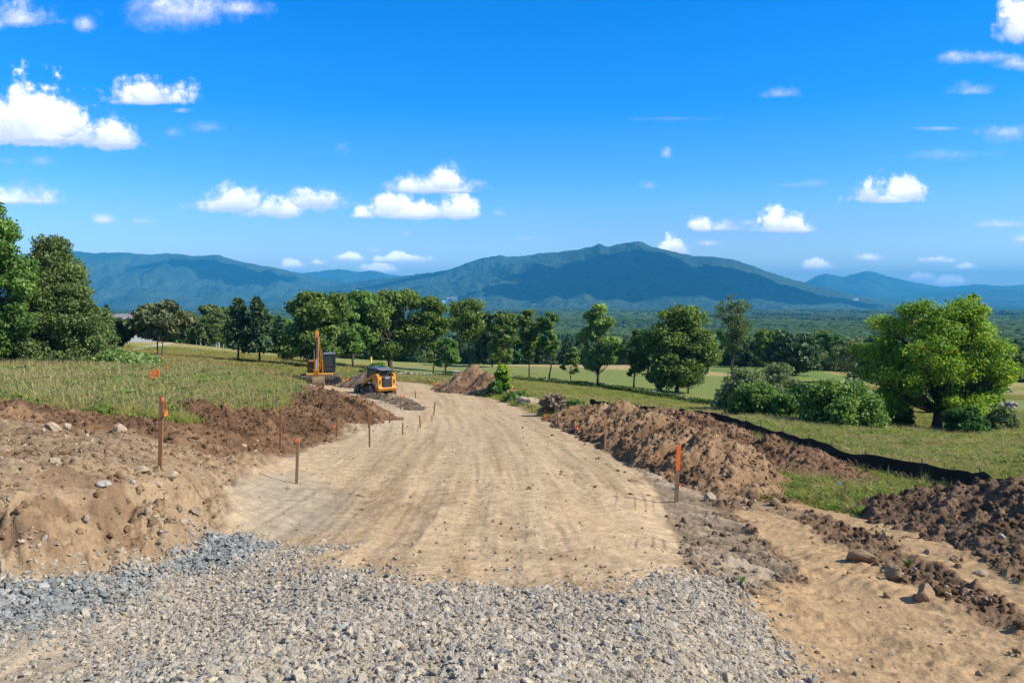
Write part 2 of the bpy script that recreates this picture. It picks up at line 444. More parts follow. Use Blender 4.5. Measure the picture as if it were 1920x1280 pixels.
def ground_mat(name, bump=1.0, fine=17.0, dist=0.05, speck=True):
    m, t, out = new_mat(name)
    at_ = t.n('ShaderNodeAttribute', attribute_name='Col')
    tc = t.n('ShaderNodeTexCoord')
    pos = tc.outputs['Object']
    n1 = t.n('ShaderNodeTexNoise', {'Vector': pos, 'Scale': fine, 'Detail': 5.0, 'Roughness': 0.7})
    n2 = t.n('ShaderNodeTexNoise', {'Vector': pos, 'Scale': fine * 0.2, 'Detail': 6.0, 'Roughness': 0.62})
    v = t.math('MULTIPLY_ADD', n1.outputs[0], 1.1, 0.45)
    v2 = t.math('MULTIPLY_ADD', n2.outputs[0], 1.0, 0.5)
    v = t.math('MULTIPLY', v, v2)
    c = t.mix(1.0, at_.outputs['Color'], v, 'MULTIPLY')
    if speck:
        vo = t.n('ShaderNodeTexVoronoi', {'Vector': pos, 'Scale': 17.0, 'Randomness': 1.0})
        sp = t.math('LESS_THAN', vo.outputs['Distance'], 0.16)
        sc = t.n('ShaderNodeSeparateColor', {0: vo.outputs['Color']})
        sel = t.math('MULTIPLY', sp, t.math('GREATER_THAN', sc.outputs[0], 0.72))
        c = t.mix(t.math('MULTIPLY', sel, 0.5), c, (0.34, 0.29, 0.23))
    hsum = t.math('MULTIPLY_ADD', n1.outputs[0], 0.45, n2.outputs[0])
    bp = t.n('ShaderNodeBump', {'Height': hsum, 'Strength': bump, 'Distance': dist})
    b = t.n('ShaderNodeBsdfPrincipled', {'Base Color': c, 'Roughness': 0.95, 'Specular IOR Level': 0.12, 'Normal': bp.outputs[0]})
    t.link(b.outputs[0], out.inputs[0])
    return m

M_GROUND = ground_mat('earth')
M_SOIL = ground_mat('loose_soil', 1.0, 15.0, 0.07)
# ------------------------------------------------------------------ near terrain
_an = np.concatenate([np.linspace(-1.25, -0.66, 40)[:-1], np.linspace(-0.66, 0.66, 690), np.linspace(0.66, 1.25, 40)[1:]])
_rn = np.exp(np.linspace(math.log(2.2), math.log(250), 800))
_R, _A2 = np.meshgrid(_rn, _an, indexing='ij')
GX = (_R * np.sin(_A2)).ravel(); GY = (_R * np.cos(_A2)).ravel()
GQ = zones(GX, GY)
GZ = zbase(GX, GY) + relief(GX, GY, GQ)
GV = np.stack([GX, GY, GZ], 1)
GF = grid_faces(len(_rn), len(_an))[:, ::-1]
_reg = GQ['reg'][GF[:, 0]]
for idx, nm, lab, cat in ((0, 'ground', 'grassy meadow, earth bank and bare soil around the new road', 'ground'),
                          (1, 'dirt_road', 'wide graded tan dirt road curving away between the earth mounds', 'road'),
                          (2, 'dirt_track', 'rutted tan machine track running down beside the graded road', 'track'),
                          (3, 'fairway', 'smooth mown green fairway beyond the low stone wall', 'fairway')):
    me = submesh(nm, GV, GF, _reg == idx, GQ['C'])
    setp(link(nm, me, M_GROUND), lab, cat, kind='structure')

def gz(X, Y):
    """height of the finished ground at points (scalar or array)"""
    X = np.atleast_1d(np.asarray(X, float)); Y = np.atleast_1d(np.asarray(Y, float))
    z, _ = ztop(X, Y)
    return z

# ------------------------------------------------------------------ valley floor
def forest_ground_mat(name, c1, c2, c3, scale):
    m, t, out = new_mat(name)
    tc = t.n('ShaderNodeTexCoord')
    n1 = t.n('ShaderNodeTexNoise', {'Vector': tc.outputs['Object'], 'Scale': scale, 'Detail': 6.0, 'Roughness': 0.7})
    n2 = t.n('ShaderNodeTexNoise', {'Vector': tc.outputs['Object'], 'Scale': scale * 0.07, 'Detail': 5.0, 'Roughness': 0.6})
    vo = t.n('ShaderNodeTexVoronoi', {'Vector': tc.outputs['Object'], 'Scale': scale * 1.6})
    f = t.math('MULTIPLY_ADD', n1.outputs[0], 0.5, t.math('MULTIPLY', n2.outputs[0], 0.5))
    c = t.ramp(f, [(0.36, c1), (0.5, c2), (0.66, c3)])
    bp = t.n('ShaderNodeBump', {'Height': t.math('SUBTRACT', n1.outputs[0], vo.outputs['Distance']), 'Strength': 1.0, 'Distance': 14.0})
    b = t.n('ShaderNodeBsdfPrincipled', {'Base Color': c, 'Roughness': 1.0, 'Specular IOR Level': 0.0, 'Normal': bp.outputs[0]})
    t.link(b.outputs[0], out.inputs[0])
    return m
M_VALLEY = forest_ground_mat('valley_forest_floor', (0.024, 0.050, 0.028), (0.040, 0.075, 0.038), (0.065, 0.105, 0.05), 0.05)
M_HILL = forest_ground_mat('mountain_forest', (0.020, 0.044, 0.036), (0.044, 0.076, 0.056), (0.082, 0.118, 0.082), 0.016)

_av = np.linspace(-1.25, 1.25, 560)
_rv = np.exp(np.linspace(math.log(244), math.log(24000), 420))
_R, _A2 = np.meshgrid(_rv, _av, indexing='ij')
X = (_R * np.sin(_A2)).ravel(); Y = (_R * np.cos(_A2)).ravel()
z = zbase(X, Y)
rr = np.hypot(X, Y)
can = sstep(1200, 3200, rr)
z = z + can * (9 * np.abs(vn(X / 45, Y / 45, 71)) + 6 * vn(X / 18, Y / 26, 72) + 6)
z[rr < 255] -= 0.8
me = np_mesh('valley_floor', np.stack([X, Y, z], 1), grid_faces(len(_rv), len(_av))[:, ::-1], True)
setp(link('valley_floor', me, M_VALLEY), 'wide wooded valley floor stretching to the foot of the mountains', 'valley', kind='structure')

# ------------------------------------------------------------------ mountains
def range_mesh(name, label, sky, Y0, front, back, seed, amp, pw=1.5, cut=0.0):
    px = np.linspace(sky[0][0], sky[-1][0], int((sky[-1][0] - sky[0][0]) / 2.5))
    py = np.interp(px, [s[0] for s in sky], [s[1] for s in sky])
    k = np.array([0, .15, .7, .15, 0]); pyp = np.pad(py, 2, mode='edge')
    py = sum(k[i] * pyp[i:i + len(py)] for i in range(5))
    top = np.array([at(a, b, Y0) for a, b in zip(px, py)])
    s = np.concatenate([np.linspace(-1, -0.3, 70)[:-1], np.linspace(-0.3, 0, 60), np.linspace(0, 1, 24)[1:]])
    xr = top[:, 0] / Y0
    Yg = np.where(s[:, None] < 0, Y0 + s[:, None] * front, Y0 + s[:, None] * back) * np.ones((1, len(px)))
    Xg = xr[None, :] * Yg
    zb = np.interp(np.log(np.hypot(Xg, Yg)), _VR, _VZ) - 30
    shape = np.where(s < 0, (1 + s) ** pw, 1 - s ** 1.3)[:, None]
    hh = np.maximum(top[None, :, 2] - zb, 0)
    rid = np.abs(fbm(Xg / 900, Yg / 2200 + 0.35 * Xg / 900, seed, 5, 0.55)) - 0.25
    ns = shape * (1 - shape) * 4
    zz = zb + hh * shape + amp * ns * hh * rid + 5 * vn(Xg / 70, Yg / 90, seed + 9) + 4 * vn(Xg / 28, Yg / 40, seed + 10)
    me = np_mesh(name, np.stack([Xg, Yg, zz], -1).reshape(-1, 3), grid_faces(len(s), len(px)), True)
    return setp(link(name, me, M_HILL), label, 'mountain', kind='structure')

MAIN = [(480,585),(560,566),(640,548),(720,530),(780,517),(820,510),(850,503),(880,491),(905,484),(920,482),(938,478),(950,481),(975,481),(1010,475),(1050,472),(1085,468),(1105,463),(1115,461),(1123,457),(1132,461),(1142,463),(1152,459),(1170,456),(1192,452.5),(1203,453.5),(1213,458),(1228,464),(1260,471),(1300,480),(1340,482),(1372,486),(1410,498),(1450,513),(1500,528),(1560,543),(1620,556),(1680,566),(1760,576),(1860,590)]
LEFT = [(-900,492),(-500,480),(-200,474),(0,478),(110,473),(128,471),(143,470),(160,473),(175,475),(190,474),(215,473),(240,474),(262,476),(283,477.5),(310,475),(335,476),(360,480),(385,480),(398,478),(410,477.5),(420,481),(432,485),(470,494),(520,503),(560,512),(600,522),(650,531),(720,540),(800,552),(900,570)]
MIDR = [(520,548),(600,538),(660,530),(700,524),(740,521),(775,515),(803,511),(820,512),(850,519),(900,535),(960,550)]
FARL = [(480,530),(540,514),(575,511),(600,509),(620,506),(636,504.5),(655,507),(674,510.5),(690,507),(705,508),(730,515),(760,518),(800,522),(860,530),(960,545)]
FARR = [(1400,548),(1480,537),(1512,528),(1530,518),(1548,513),(1562,516),(1580,519),(1600,514),(1612,511),(1626,508),(1644,511),(1660,517),(1700,526),(1740,534),(1770,538),(1800,536),(1830,532.5),(1860,535),(1890,536),(1930,533),(2000,537),(2200,533),(2600,530)]
NEARR = [(1560,572),(1640,561),(1690,554),(1740,548),(1790,543.5),(1830,541),(1870,542.5),(1930,545),(2100,541),(2600,538)]
range_mesh('mountain', 'broad blue mountain with a small notch beside its summit', MAIN, 8600, 3900, 2500, 101, 0.55, 1.35)
range_mesh('mountain', 'long level blue ridge behind the trees at the left', LEFT, 10500, 4500, 2500, 131, 0.6, 1.3)
range_mesh('mountain', 'low dark foothill where the left ridge meets the broad mountain', MIDR, 9600, 2500, 2000, 151, 0.4, 1.3)
range_mesh('mountain', 'pale far double hump seen in the gap between the two main mountains', FARL, 16000, 3500, 2000, 171, 0.3, 1.2)
range_mesh('mountain', 'pale far peak with shoulders behind the right foot of the broad mountain', FARR, 16000, 3500, 2000, 191, 0.3, 1.2)
range_mesh('mountain', 'low blue hill behind the bright green tree at the right', NEARR, 12500, 3500, 2000, 211, 0.3, 1.2)

# ------------------------------------------------------------------ sun, sky, air
SUN_AZ, SUN_EL = rad(104), rad(40)
S = Vector((math.sin(SUN_AZ) * math.cos(SUN_EL), math.cos(SUN_AZ) * math.cos(SUN_EL), math.sin(SUN_EL)))
sd = bpy.data.lights.new('sun', 'SUN'); sd.energy = 5.0; sd.angle = rad(0.53); sd.color = (1.0, 0.92, 0.80)
so = bpy.data.objects.new('sun', sd); COL.objects.link(so)
so.rotation_euler = S.to_track_quat('Z', 'Y').to_euler()
so.location = (60, -20, 60)

# clouds seen in the sky: (px, py of the flat base, half width, height above base, sag below, strength)
CL = [
 (-30,262,150,92,10,1.25),(60,258,110,98,12,1.3),(120,250,60,62,14,1.1),(205,268,68,48,10,1.0),(150,262,70,40,12,.9),
 (280,190,76,44,6,.95),(55,378,64,36,6,.72),(-20,378,60,34,6,.7),(40,40,68,44,10,.72),(-30,45,60,50,10,.72),(340,22,120,46,26,.6),(300,34,70,30,22,.46),(440,18,60,20,10,.6),(160,50,22,20,8,.5),
 (192,415,32,20,5,.75),(268,416,28,9,5,.42),(318,448,16,6,4,.4),(80,305,40,14,6,.26),(20,303,30,14,6,.24),
 (440,388,72,42,10,1.0),(520,400,66,34,8,1.0),(590,382,62,30,14,1.0),
 (770,405,95,30,5,1.25),(735,402,52,48,6,1.2),(855,405,44,40,6,1.1),(800,358,95,32,6,.85),(830,352,50,36,4,.9),(895,345,22,10,6,.45),(935,400,18,12,6,.42),
 (395,240,45,14,8,.22),(320,250,20,16,8,.36),(340,208,16,6,4,.4),
 (1675,377,82,18,4,1.25),(1632,374,38,42,5,1.2),(1695,374,52,38,5,1.2),
 (1463,432,56,36,5,1.2),(1352,429,66,18,5,.58),(1315,430,26,28,4,.85),(1400,418,30,10,10,.5),
 (1262,473,38,28,6,1.0),(1325,458,26,9,4,.5),(1248,290,14,16,8,.6),(1215,350,24,11,5,.36),(1510,345,40,9,6,.32),
 (1465,178,40,18,6,.45),(1825,172,46,26,6,.55),(1500,348,50,10,5,.3),
 (1905,60,36,70,20,.85),(1850,108,90,12,12,.5),(1910,120,50,20,10,.6),(1880,250,70,16,16,.5),(1760,241,70,4,4,.3),(1780,290,110,12,12,.28),(1270,222,80,4,6,.25),
 (1880,422,52,14,5,.6),(1915,450,20,14,8,.6),
 (1530,502,42,17,6,.85),(1632,486,34,12,4,.6),(1755,490,38,12,4,.8),(1815,502,28,10,5,.6),(1725,523,30,14,6,.85),(1780,532,28,16,6,.9),(1835,518,16,8,4,.5),(1590,520,20,8,5,.5),
 (658,486,26,12,5,.85),(548,500,28,14,6,.8),(595,494,17,8,5,.7),(760,489,54,16,6,.95),(715,510,38,16,6,.95),(768,516,14,8,5,.7),(700,470,20,6,4,.3),(990,448,22,8,4,.35),(760,438,16,8,4,.3),(640,275,20,14,16,.22),
]
w = bpy.data.worlds.new("World"); SC.world = w
w.use_nodes = True
wt = NT(w.node_tree); w.node_tree.nodes.clear()
# one cloud puff as a node group
gp = bpy.data.node_groups.new('cloud_puff', 'ShaderNodeTree')
for nm, tp in (('Coord', 'NodeSocketVector'), ('Noise', 'NodeSocketFloat'), ('Acc', 'NodeSocketFloat'), ('U', 'NodeSocketFloat'), ('V', 'NodeSocketFloat'), ('IA', 'NodeSocketFloat'), ('IU', 'NodeSocketFloat'), ('ID', 'NodeSocketFloat'), ('K', 'NodeSocketFloat'), ('AccH', 'NodeSocketFloat')):
    gp.interface.new_socket(nm, in_out='INPUT', socket_type=tp)
gp.interface.new_socket('Acc', in_out='OUTPUT', socket_type='NodeSocketFloat')
gp.interface.new_socket('AccH', in_out='OUTPUT', socket_type='NodeSocketFloat')
g = NT(gp); gi = g.n('NodeGroupInput'); go = g.n('NodeGroupOutput')
sx = g.n('ShaderNodeSeparateXYZ', {0: gi.outputs['Coord']})
du = g.math('MULTIPLY', g.math('SUBTRACT', sx.outputs[0], gi.outputs['U']), gi.outputs['IA'])
dv0 = g.math('SUBTRACT', sx.outputs[1], gi.outputs['V'])
up = g.math('MULTIPLY', g.math('MAXIMUM', dv0, 0), gi.outputs['IU'])
dn = g.math('MULTIPLY', g.math('MINIMUM', dv0, 0), gi.outputs['ID'])
d = g.math('SQRT', g.math('ADD', g.math('MULTIPLY', du, du), g.math('ADD', g.math('MULTIPLY', up, up), g.math('MULTIPLY', dn, dn))))
dens = g.math('MULTIPLY', g.math('ADD', g.math('SUBTRACT', 1.0, d), gi.outputs['Noise']), gi.outputs['K'])
g.link(g.math('MAXIMUM', gi.outputs['Acc'], dens), go.inputs['Acc'])
isn = g.math('GREATER_THAN', dens, gi.outputs['Acc'])
hsel = g.n('ShaderNodeMix', {0: isn, 2: gi.outputs['AccH'], 3: g.math('ADD', up, dn)}, data_type='FLOAT')
g.link(hsel.outputs[0], go.inputs['AccH'])

tc = wt.n('ShaderNodeTexCoord')
D = wt.n('ShaderNodeSeparateXYZ', {0: tc.outputs['Generated']})
yy = wt.math('MAXIMUM', D.outputs[1], 0.05)
cu = wt.math('DIVIDE', D.outputs[0], yy); cv = wt.math('DIVIDE', D.outputs[2], yy)
co = wt.n('ShaderNodeCombineXYZ', {0: cu, 1: cv})
nzA = wt.n('ShaderNodeTexNoise', {'Vector': co.outputs[0], 'Scale': 22.0, 'Detail': 5.0, 'Roughness': 0.55, 'Distortion': 0.2})
nzB = wt.n('ShaderNodeTexNoise', {'Vector': co.outputs[0], 'Scale': 75.0, 'Detail': 6.0, 'Roughness': 0.65})
noise = wt.math('ADD', wt.math('MULTIPLY_ADD', nzA.outputs[0], 1.9, -0.86), wt.math('MULTIPLY_ADD', nzB.outputs[0], 1.0, -0.5))
acc = 0.0; ach = 0.0
for (px, py, hw, hu, hd, k) in CL:
    a = at(px, py, 1.0)
    pr = 1 / F
    nd = wt.n('ShaderNodeGroup', node_tree=gp)
    wt.link(co.outputs[0], nd.inputs['Coord']); wt.link(noise, nd.inputs['Noise'])
    for nm, v in (('U', a[0]), ('V', a[2]), ('IA', 1 / (hw * 1.10 * pr)), ('IU', 1 / (hu * 1.12 * pr)), ('ID', 1 / (hd * 1.3 * pr)), ('K', (k * 1.5 if k >= 0.8 else k * 1.05) * (1.5 if py > 465 else 1.0))):
        nd.inputs[nm].default_value = v
    for nm, v in (('Acc', acc), ('AccH', ach)):
        if isinstance(v, float): nd.inputs[nm].default_value = v
        else: wt.link(v, nd.inputs[nm])
    acc, ach = nd.outputs['Acc'], nd.outputs['AccH']
mask = wt.n('ShaderNodeMapRange', {0: acc, 1: 0.0, 2: 0.95}, interpolation_type='SMOOTHSTEP').outputs[0]
sky = wt.n('ShaderNodeTexSky', sky_type='NISHITA')
sky.sun_disc = False; sky.sun_elevation = SUN_EL; sky.sun_rotation = SUN_AZ
sky.air_density = 1.0; sky.dust_density = 0.3; sky.ozone_density = 2.0; sky.altitude = 300
SKYK = 0.107
tint = wt.ramp(D.outputs[2], [(0.0, (1.22, 1.28, 1.42)), (0.07, (0.66, 0.90, 1.34)), (0.14, (0.28, 0.75, 1.38)), (0.22, (0.06, 0.66, 1.42)), (0.33, (0.01, 0.64, 1.42)), (0.50, (0.85, 0.88, 0.92))])
skyc = wt.mix(1.0, wt.mix(1.0, sky.outputs[0], (SKYK, SKYK, SKYK), 'MULTIPLY'), tint, 'MULTIPLY')
hs = wt.n('ShaderNodeHueSaturation', {'Saturation': 1.0, 'Value': 1.0, 'Color': skyc})
# painted cloud shading: bright sunlit billows, faintly lilac thin parts and shaded bases
bri = wt.math('ADD', wt.math('MULTIPLY_ADD', ach, 0.9, 0.12), wt.math('MULTIPLY_ADD', nzA.outputs[0], 1.1, -0.42), clamp=True)
bri = wt.math('MULTIPLY', bri, wt.n('ShaderNodeMapRange', {0: acc, 1: 0.0, 2: 0.8}).outputs[0])
ccol = wt.ramp(bri, [(0.0, (0.48, 0.54, 0.74)), (0.3, (0.68, 0.70, 0.78)), (0.6, (1.0, 0.99, 0.98))])
lowb = wt.n('ShaderNodeMapRange', {0: D.outputs[2], 1: 0.03, 2: 0.12, 3: 1.5, 4: 1.0}).outputs[0]
ccol = wt.mix(1.0, ccol, lowb, 'MULTIPLY')
full = wt.mix(wt.math('MULTIPLY', mask, 0.96), hs.outputs[0], ccol)
bg1 = wt.n('ShaderNodeBackground', {0: full, 1: 1.0}); bg2 = wt.n('ShaderNodeBackground', {0: hs.outputs[0], 1: 1.0})
inview = wt.math('GREATER_THAN', D.outputs[1], 0.35)
ms = wt.n('ShaderNodeMixShader', {0: inview}); wt.link(bg2.outputs[0], ms.inputs[1]); wt.link(bg1.outputs[0], ms.inputs[2])
wo = wt.n('ShaderNodeOutputWorld'); wt.link(ms.outputs[0], wo.inputs[0])
w.cycles.sampling_method = 'MANUAL'; w.cycles.sample_map_resolution = 512

# air
HAZE_D = 7.5e-5
def box_mesh(name, lo, hi):
    V = np.array([[x, y, z] for x in (lo[0], hi[0]) for y in (lo[1], hi[1]) for z in (lo[2], hi[2])], float)
    Fb = np.array([[0, 1, 3, 2], [4, 6, 7, 5], [0, 4, 5, 1], [2, 3, 7, 6], [0, 2, 6, 4], [1, 5, 7, 3]])
    return np_mesh(name, V, Fb)
hz, ht, hout = new_mat('blue_air')
pv = ht.n('ShaderNodeVolumePrincipled', {'Color': (0.07, 0.52, 0.98, 1), 'Density': HAZE_D, 'Anisotropy': 0.0})
ht.link(pv.outputs[0], hout.inputs['Volume'])
ho = link('haze', box_mesh('haze', (-26000, -3000, -460), (26000, 26500, 640)), hz)
setp(ho, 'thin blue summer haze lying over the valley and mountains', 'haze', kind='stuff')

# big clouds outside the picture whose shadows lie on the mountains
mc, mt, mo = new_mat('cloud_white')
cb = mt.n('ShaderNodeBsdfDiffuse', {0: (0.9, 0.9, 0.92, 1)}); ct = mt.n('ShaderNodeBsdfTranslucent', {0: (0.8, 0.82, 0.86, 1)})
cm = mt.n('ShaderNodeMixShader', {0: 0.35}); mt.link(cb.outputs[0], cm.inputs[1]); mt.link(ct.outputs[0], cm.inputs[2]); mt.link(cm.outputs[0], mo.inputs[0])
def cloud(label, px, Y, zt, alt, rx, ry, seed, rot=0):
    tgt = Vector((at(px, HOR, Y)[0], Y, zt))
    p = tgt + Vector(S) * ((alt - zt) / S.z)
    bm = bmesh.new(); bmesh.ops.create_icosphere(bm, subdivisions=5, radius=1)
    co_ = np.array([v.co[:] for v in bm.verts])
    n = fbm(co_[:, 0] * 2.2 + seed, co_[:, 1] * 2.2 + co_[:, 2] * 1.7, seed, 4, 0.55)
    for v, k in zip(bm.verts, n):
        f = 1 + 0.75 * k
        v.co = (v.co.x * rx * f, v.co.y * ry * f, (max(v.co.z, -0.25)) * 320 * (1 + 1.0 * k))
    me = bpy.data.meshes.new('cloud'); bm.to_mesh(me); bm.free()
    o = link('cloud', me, mc); o.location = p; o.rotation_euler = (0, 0, rot)
    setp(o, label, 'cloud', kind='structure')
    return o
cloud('large white cloud high above the broad mountain, beyond the picture edge', 1270, 7000, 330, 3900, 1500, 1050, 5, 0.1)
cloud('white cloud trailing off the largest high cloud', 1480, 6900, 150, 3900, 1100, 520, 9, 0.2)
cloud('white cloud high above the left ridge', 430, 9600, 300, 6600, 900, 450, 14, -0.3)
cloud('small white cloud high above the low foothill', 760, 8600, 150, 5200, 650, 300, 21, 0.3)

SC.view_settings.view_transform = 'Standard'
SC.view_settings.look = 'None'
SC.view_settings.exposure = 0.60
SC.view_settings.gamma = 1.0
SC.view_settings.use_curve_mapping = False
cy = SC.cycles
cy.max_bounces = 6; cy.diffuse_bounces = 3; cy.glossy_bounces = 2; cy.transmission_bounces = 4; cy.transparent_max_bounces = 8
cy.volume_bounces = 0
cy.caustics_reflective = False; cy.caustics_refractive = False
cy.use_denoising = True
cy.use_fast_gi = False
# ------------------------------------------------------------------ instanced scatter (stuff)
def proto_coll(name, meshes):
    c = bpy.data.collections.new(name)
    for i, me in enumerate(meshes):
        o = bpy.data.objects.new('%s_%02d' % (name, i), me); c.objects.link(o)
    return c

def scatter(name, P, rot, scl, idx, tint, coll):
    me = bpy.data.meshes.new(name)
    P = np.asarray(P, np.float32)
    me.vertices.add(len(P)); me.vertices.foreach_set('co', P.ravel())
    fattr(me, 'rot', np.asarray(rot, np.float32), typ='FLOAT_VECTOR')
    fattr(me, 'scl', np.asarray(scl, np.float32), typ='FLOAT_VECTOR')
    fattr(me, 'idx', np.asarray(idx, np.int32), typ='INT')
    fattr(me, 'tint', np.asarray(tint, np.float32), typ='FLOAT_VECTOR')
    me.update()
    o = link(name, me)
    gt = bpy.data.node_groups.new('place_' + name, 'GeometryNodeTree')
    gt.interface.new_socket('Geometry', in_out='INPUT', socket_type='NodeSocketGeometry')
    gt.interface.new_socket('Geometry', in_out='OUTPUT', socket_type='NodeSocketGeometry')
    g = NT(gt)
    gi = g.n('NodeGroupInput'); go = g.n('NodeGroupOutput')
    ci = g.n('GeometryNodeCollectionInfo', {0: coll}, transform_space='ORIGINAL')
    ci.inputs[1].default_value = True; ci.inputs[2].default_value = True
    def na(nm, tp):
        nd = g.n('GeometryNodeInputNamedAttribute', data_type=tp); nd.inputs[0].default_value = nm
        return [s_ for s_ in nd.outputs if s_.enabled and s_.name == 'Attribute'][0]
    er = g.n('FunctionNodeEulerToRotation', {0: na('rot', 'FLOAT_VECTOR')})
    ip = g.n('GeometryNodeInstanceOnPoints', {'Points': gi.outputs[0], 'Instance': ci.outputs[0], 'Pick Instance': True,
             'Instance Index': na('idx', 'INT'), 'Rotation': er.outputs[0], 'Scale': na('scl', 'FLOAT_VECTOR')})
    g.link(ip.outputs[0], go.inputs[0])
    md = o.modifiers.new('scatter', 'NODES'); md.node_group = gt
    return o

# ------------------------------------------------------------------ rocks
def rock_mesh(name, seed, sub=2, sq=(1, 1, 0.7), rough=0.25, cuts=6, smooth=False):
    rg = np.random.default_rng(seed)
    bm = bmesh.new(); bmesh.ops.create_icosphere(bm, subdivisions=sub, radius=1)
    co = np.array([v.co[:] for v in bm.verts])
    for _ in range(cuts):                       # planar facets
        n = rg.normal(size=3); n /= np.linalg.norm(n)
        dlim = rg.uniform(0.5, 0.85)
        dd = co @ n
        over = dd > dlim
        co[over] -= np.outer(dd[over] - dlim, n)
    nn = fbm(co[:, 0] * 1.5 + seed, co[:, 1] * 1.5 + co[:, 2] * 1.3, seed, 3)
    co *= (1 + rough * nn)[:, None]
    co *= np.array(sq)
    for v, c in zip(bm.verts, co): v.co = c
    me = bpy.data.meshes.new(name); bm.to_mesh(me); bm.free()
    if smooth:
        me.polygons.foreach_set('use_smooth', np.ones(len(me.polygons), bool))
    return me

def tint_mat(name, base=(1, 1, 1), noise=0.3, scale=9.0, rough=0.9, bump=0.5, spec=0.15):
    m, t, out = new_mat(name)
    a = t.n('ShaderNodeAttribute', attribute_name='tint', attribute_type='INSTANCER')
    tc = t.n('ShaderNodeTexCoord')
    nz = t.n('ShaderNodeTexNoise', {'Vector': tc.outputs['Object'], 'Scale': scale, 'Detail': 4.0})
    v = t.math('MULTIPLY_ADD', nz.outputs[0], 2 * noise, 1 - noise)
    c = t.mix(1.0, t.mix(1.0, a.outputs['Color'], base, 'MULTIPLY'), v, 'MULTIPLY')
    b = t.n('ShaderNodeBsdfPrincipled', {'Base Color': c, 'Roughness': rough, 'Specular IOR Level': spec})
    if bump:
        bp = t.n('ShaderNodeBump', {'Height': nz.outputs[0], 'Strength': bump, 'Distance': 0.1})
        t.link(bp.outputs[0], b.inputs['Normal'])
    t.link(b.outputs[0], out.inputs[0])
    return m

M_STONE = tint_mat('crushed_stone', noise=0.22, scale=3.0)
st_protos = []
for i in range(14):
    rg = np.random.default_rng(500 + i)
    me = rock_mesh('stone', 500 + i, 1 if i < 9 else 2, (1, rg.uniform(0.55, 0.9), rg.uniform(0.32, 0.65)), 0.2, 8)
    me.materials.append(M_STONE); st_protos.append(me)
C_STONE = proto_coll('stone_kinds', st_protos)

def rand_rot(n, tilt=math.pi):
    return np.stack([RNG.uniform(-tilt, tilt, n), RNG.uniform(-tilt, tilt, n), RNG.uniform(0, 6.283, n)], 1)

def polar_pts(n, amin, amax, rmin, rmax, p=0.0):
    """jittered points, density falling with distance like the picture's foreshortening"""
    u = RNG.random(n)
    a = RNG.uniform(amin, amax, n)
    r = np.exp(math.log(rmin) + (math.log(rmax) - math.log(rmin)) * u)
    return r * np.sin(a), r * np.cos(a)

# gravel
n = 250000
gx = RNG.uniform(-9.5, 7.5, n); gy = RNG.uniform(3.2, 15.5, n)
wgt = sdist(Z['gravel'], gx, gy) + 0.30 * fbm(gx * 1.3, gy * 1.3, 3, 3)
blue = sstep(-0.4, 0.5, sdist(Z['gravel_blue'], gx, gy) + 0.5 * fbm(gx * 0.9, gy * 0.9, 301, 3))
bare = sstep(-0.3, 0.25, sdist(Z['bare'], gx, gy) + 0.3 * fbm(gx * 1.2, gy * 1.2, 302, 3))
rb = sstep(-0.6, 0.4, sdist(Z['rbare'], gx, gy) + 0.4 * fbm(gx * 1.2, gy * 1.2, 303, 3))
dens = sstep(-1.3, 0.5, wgt) ** 2.4 * (1 - blue) + sstep(-0.22, 0.12, wgt) * blue * (0.72 + 0.28 * blue)
dens *= (1 - 0.85 * bare) * (1 - 0.75 * rb)
dens *= 0.62 + 0.5 * sstep(-0.3, 0.3, fbm(gx * 0.7, gy * 0.7, 304, 3))
stray = (np.exp(-np.maximum(0, -wgt) / 0.9) * 0.014)
ang = np.abs(np.arctan2(gx, gy)) < 0.72
kp = (RNG.random(n) < np.maximum(dens, stray)) & ang
gx, gy, blue = gx[kp], gy[kp], blue[kp]
n = len(gx)
sc = np.exp(RNG.normal(math.log(0.0235), 0.42, n)); sc = np.clip(sc * 1.1, 0.012, 0.072)
sc *= 1 + 0.35 * blue
gzv, _ = ztop(gx, gy)
zoff = sc * RNG.uniform(-0.3, 0.3, n) + blue * RNG.uniform(0, 0.05, n)
t1 = np.array([(0.44, 0.385, 0.30), (0.50, 0.44, 0.35), (0.39, 0.35, 0.29), (0.51, 0.43, 0.32), (0.35, 0.325, 0.285), (0.42, 0.37, 0.30)])
t2 = np.array([(0.27, 0.285, 0.28), (0.31, 0.32, 0.31), (0.22, 0.235, 0.235), (0.36, 0.36, 0.34), (0.29, 0.30, 0.285)])
tb = np.where((RNG.random(n) < blue)[:, None], t2[RNG.integers(0, len(t2), n)], t1[RNG.integers(0, len(t1), n)])
odd = RNG.random(n) < 0.05
tb[odd] = t2[RNG.integers(0, len(t2), odd.sum())]
tb = tb * RNG.uniform(0.68, 1.06, n)[:, None]
o = scatter('gravel', np.stack([gx, gy, gzv + zoff], 1), np.stack([RNG.normal(0, 0.45, n), RNG.normal(0, 0.45, n), RNG.uniform(0, 6.283, n)], 1), np.repeat(sc[:, None], 3, 1), RNG.integers(0, 14, n), tb, C_STONE)
setp(o, 'crushed grey stone spread across the start of the dirt road, bluer along the bank', 'gravel', kind='stuff')
print('gravel', n)

# ------------------------------------------------------------------ earth mounds
M_CLOD = tint_mat('soil_clod', noise=0.3, scale=4.0, bump=0.6, spec=0.05)
cl_protos = []
for i in range(8):
    me = rock_mesh('clod', 700 + i, 2, (1, 0.85, 0.75), 0.55, 2)
    me.materials.append(M_CLOD); cl_protos.append(me)
C_CLOD = proto_coll('clod_kinds', cl_protos)
CLP, CLS, CLT = [], [], []          # clods collected from all mounds
STP, STS, STT = [], [], []          # small stones lying in the dirt
MOUND_POINTS = []

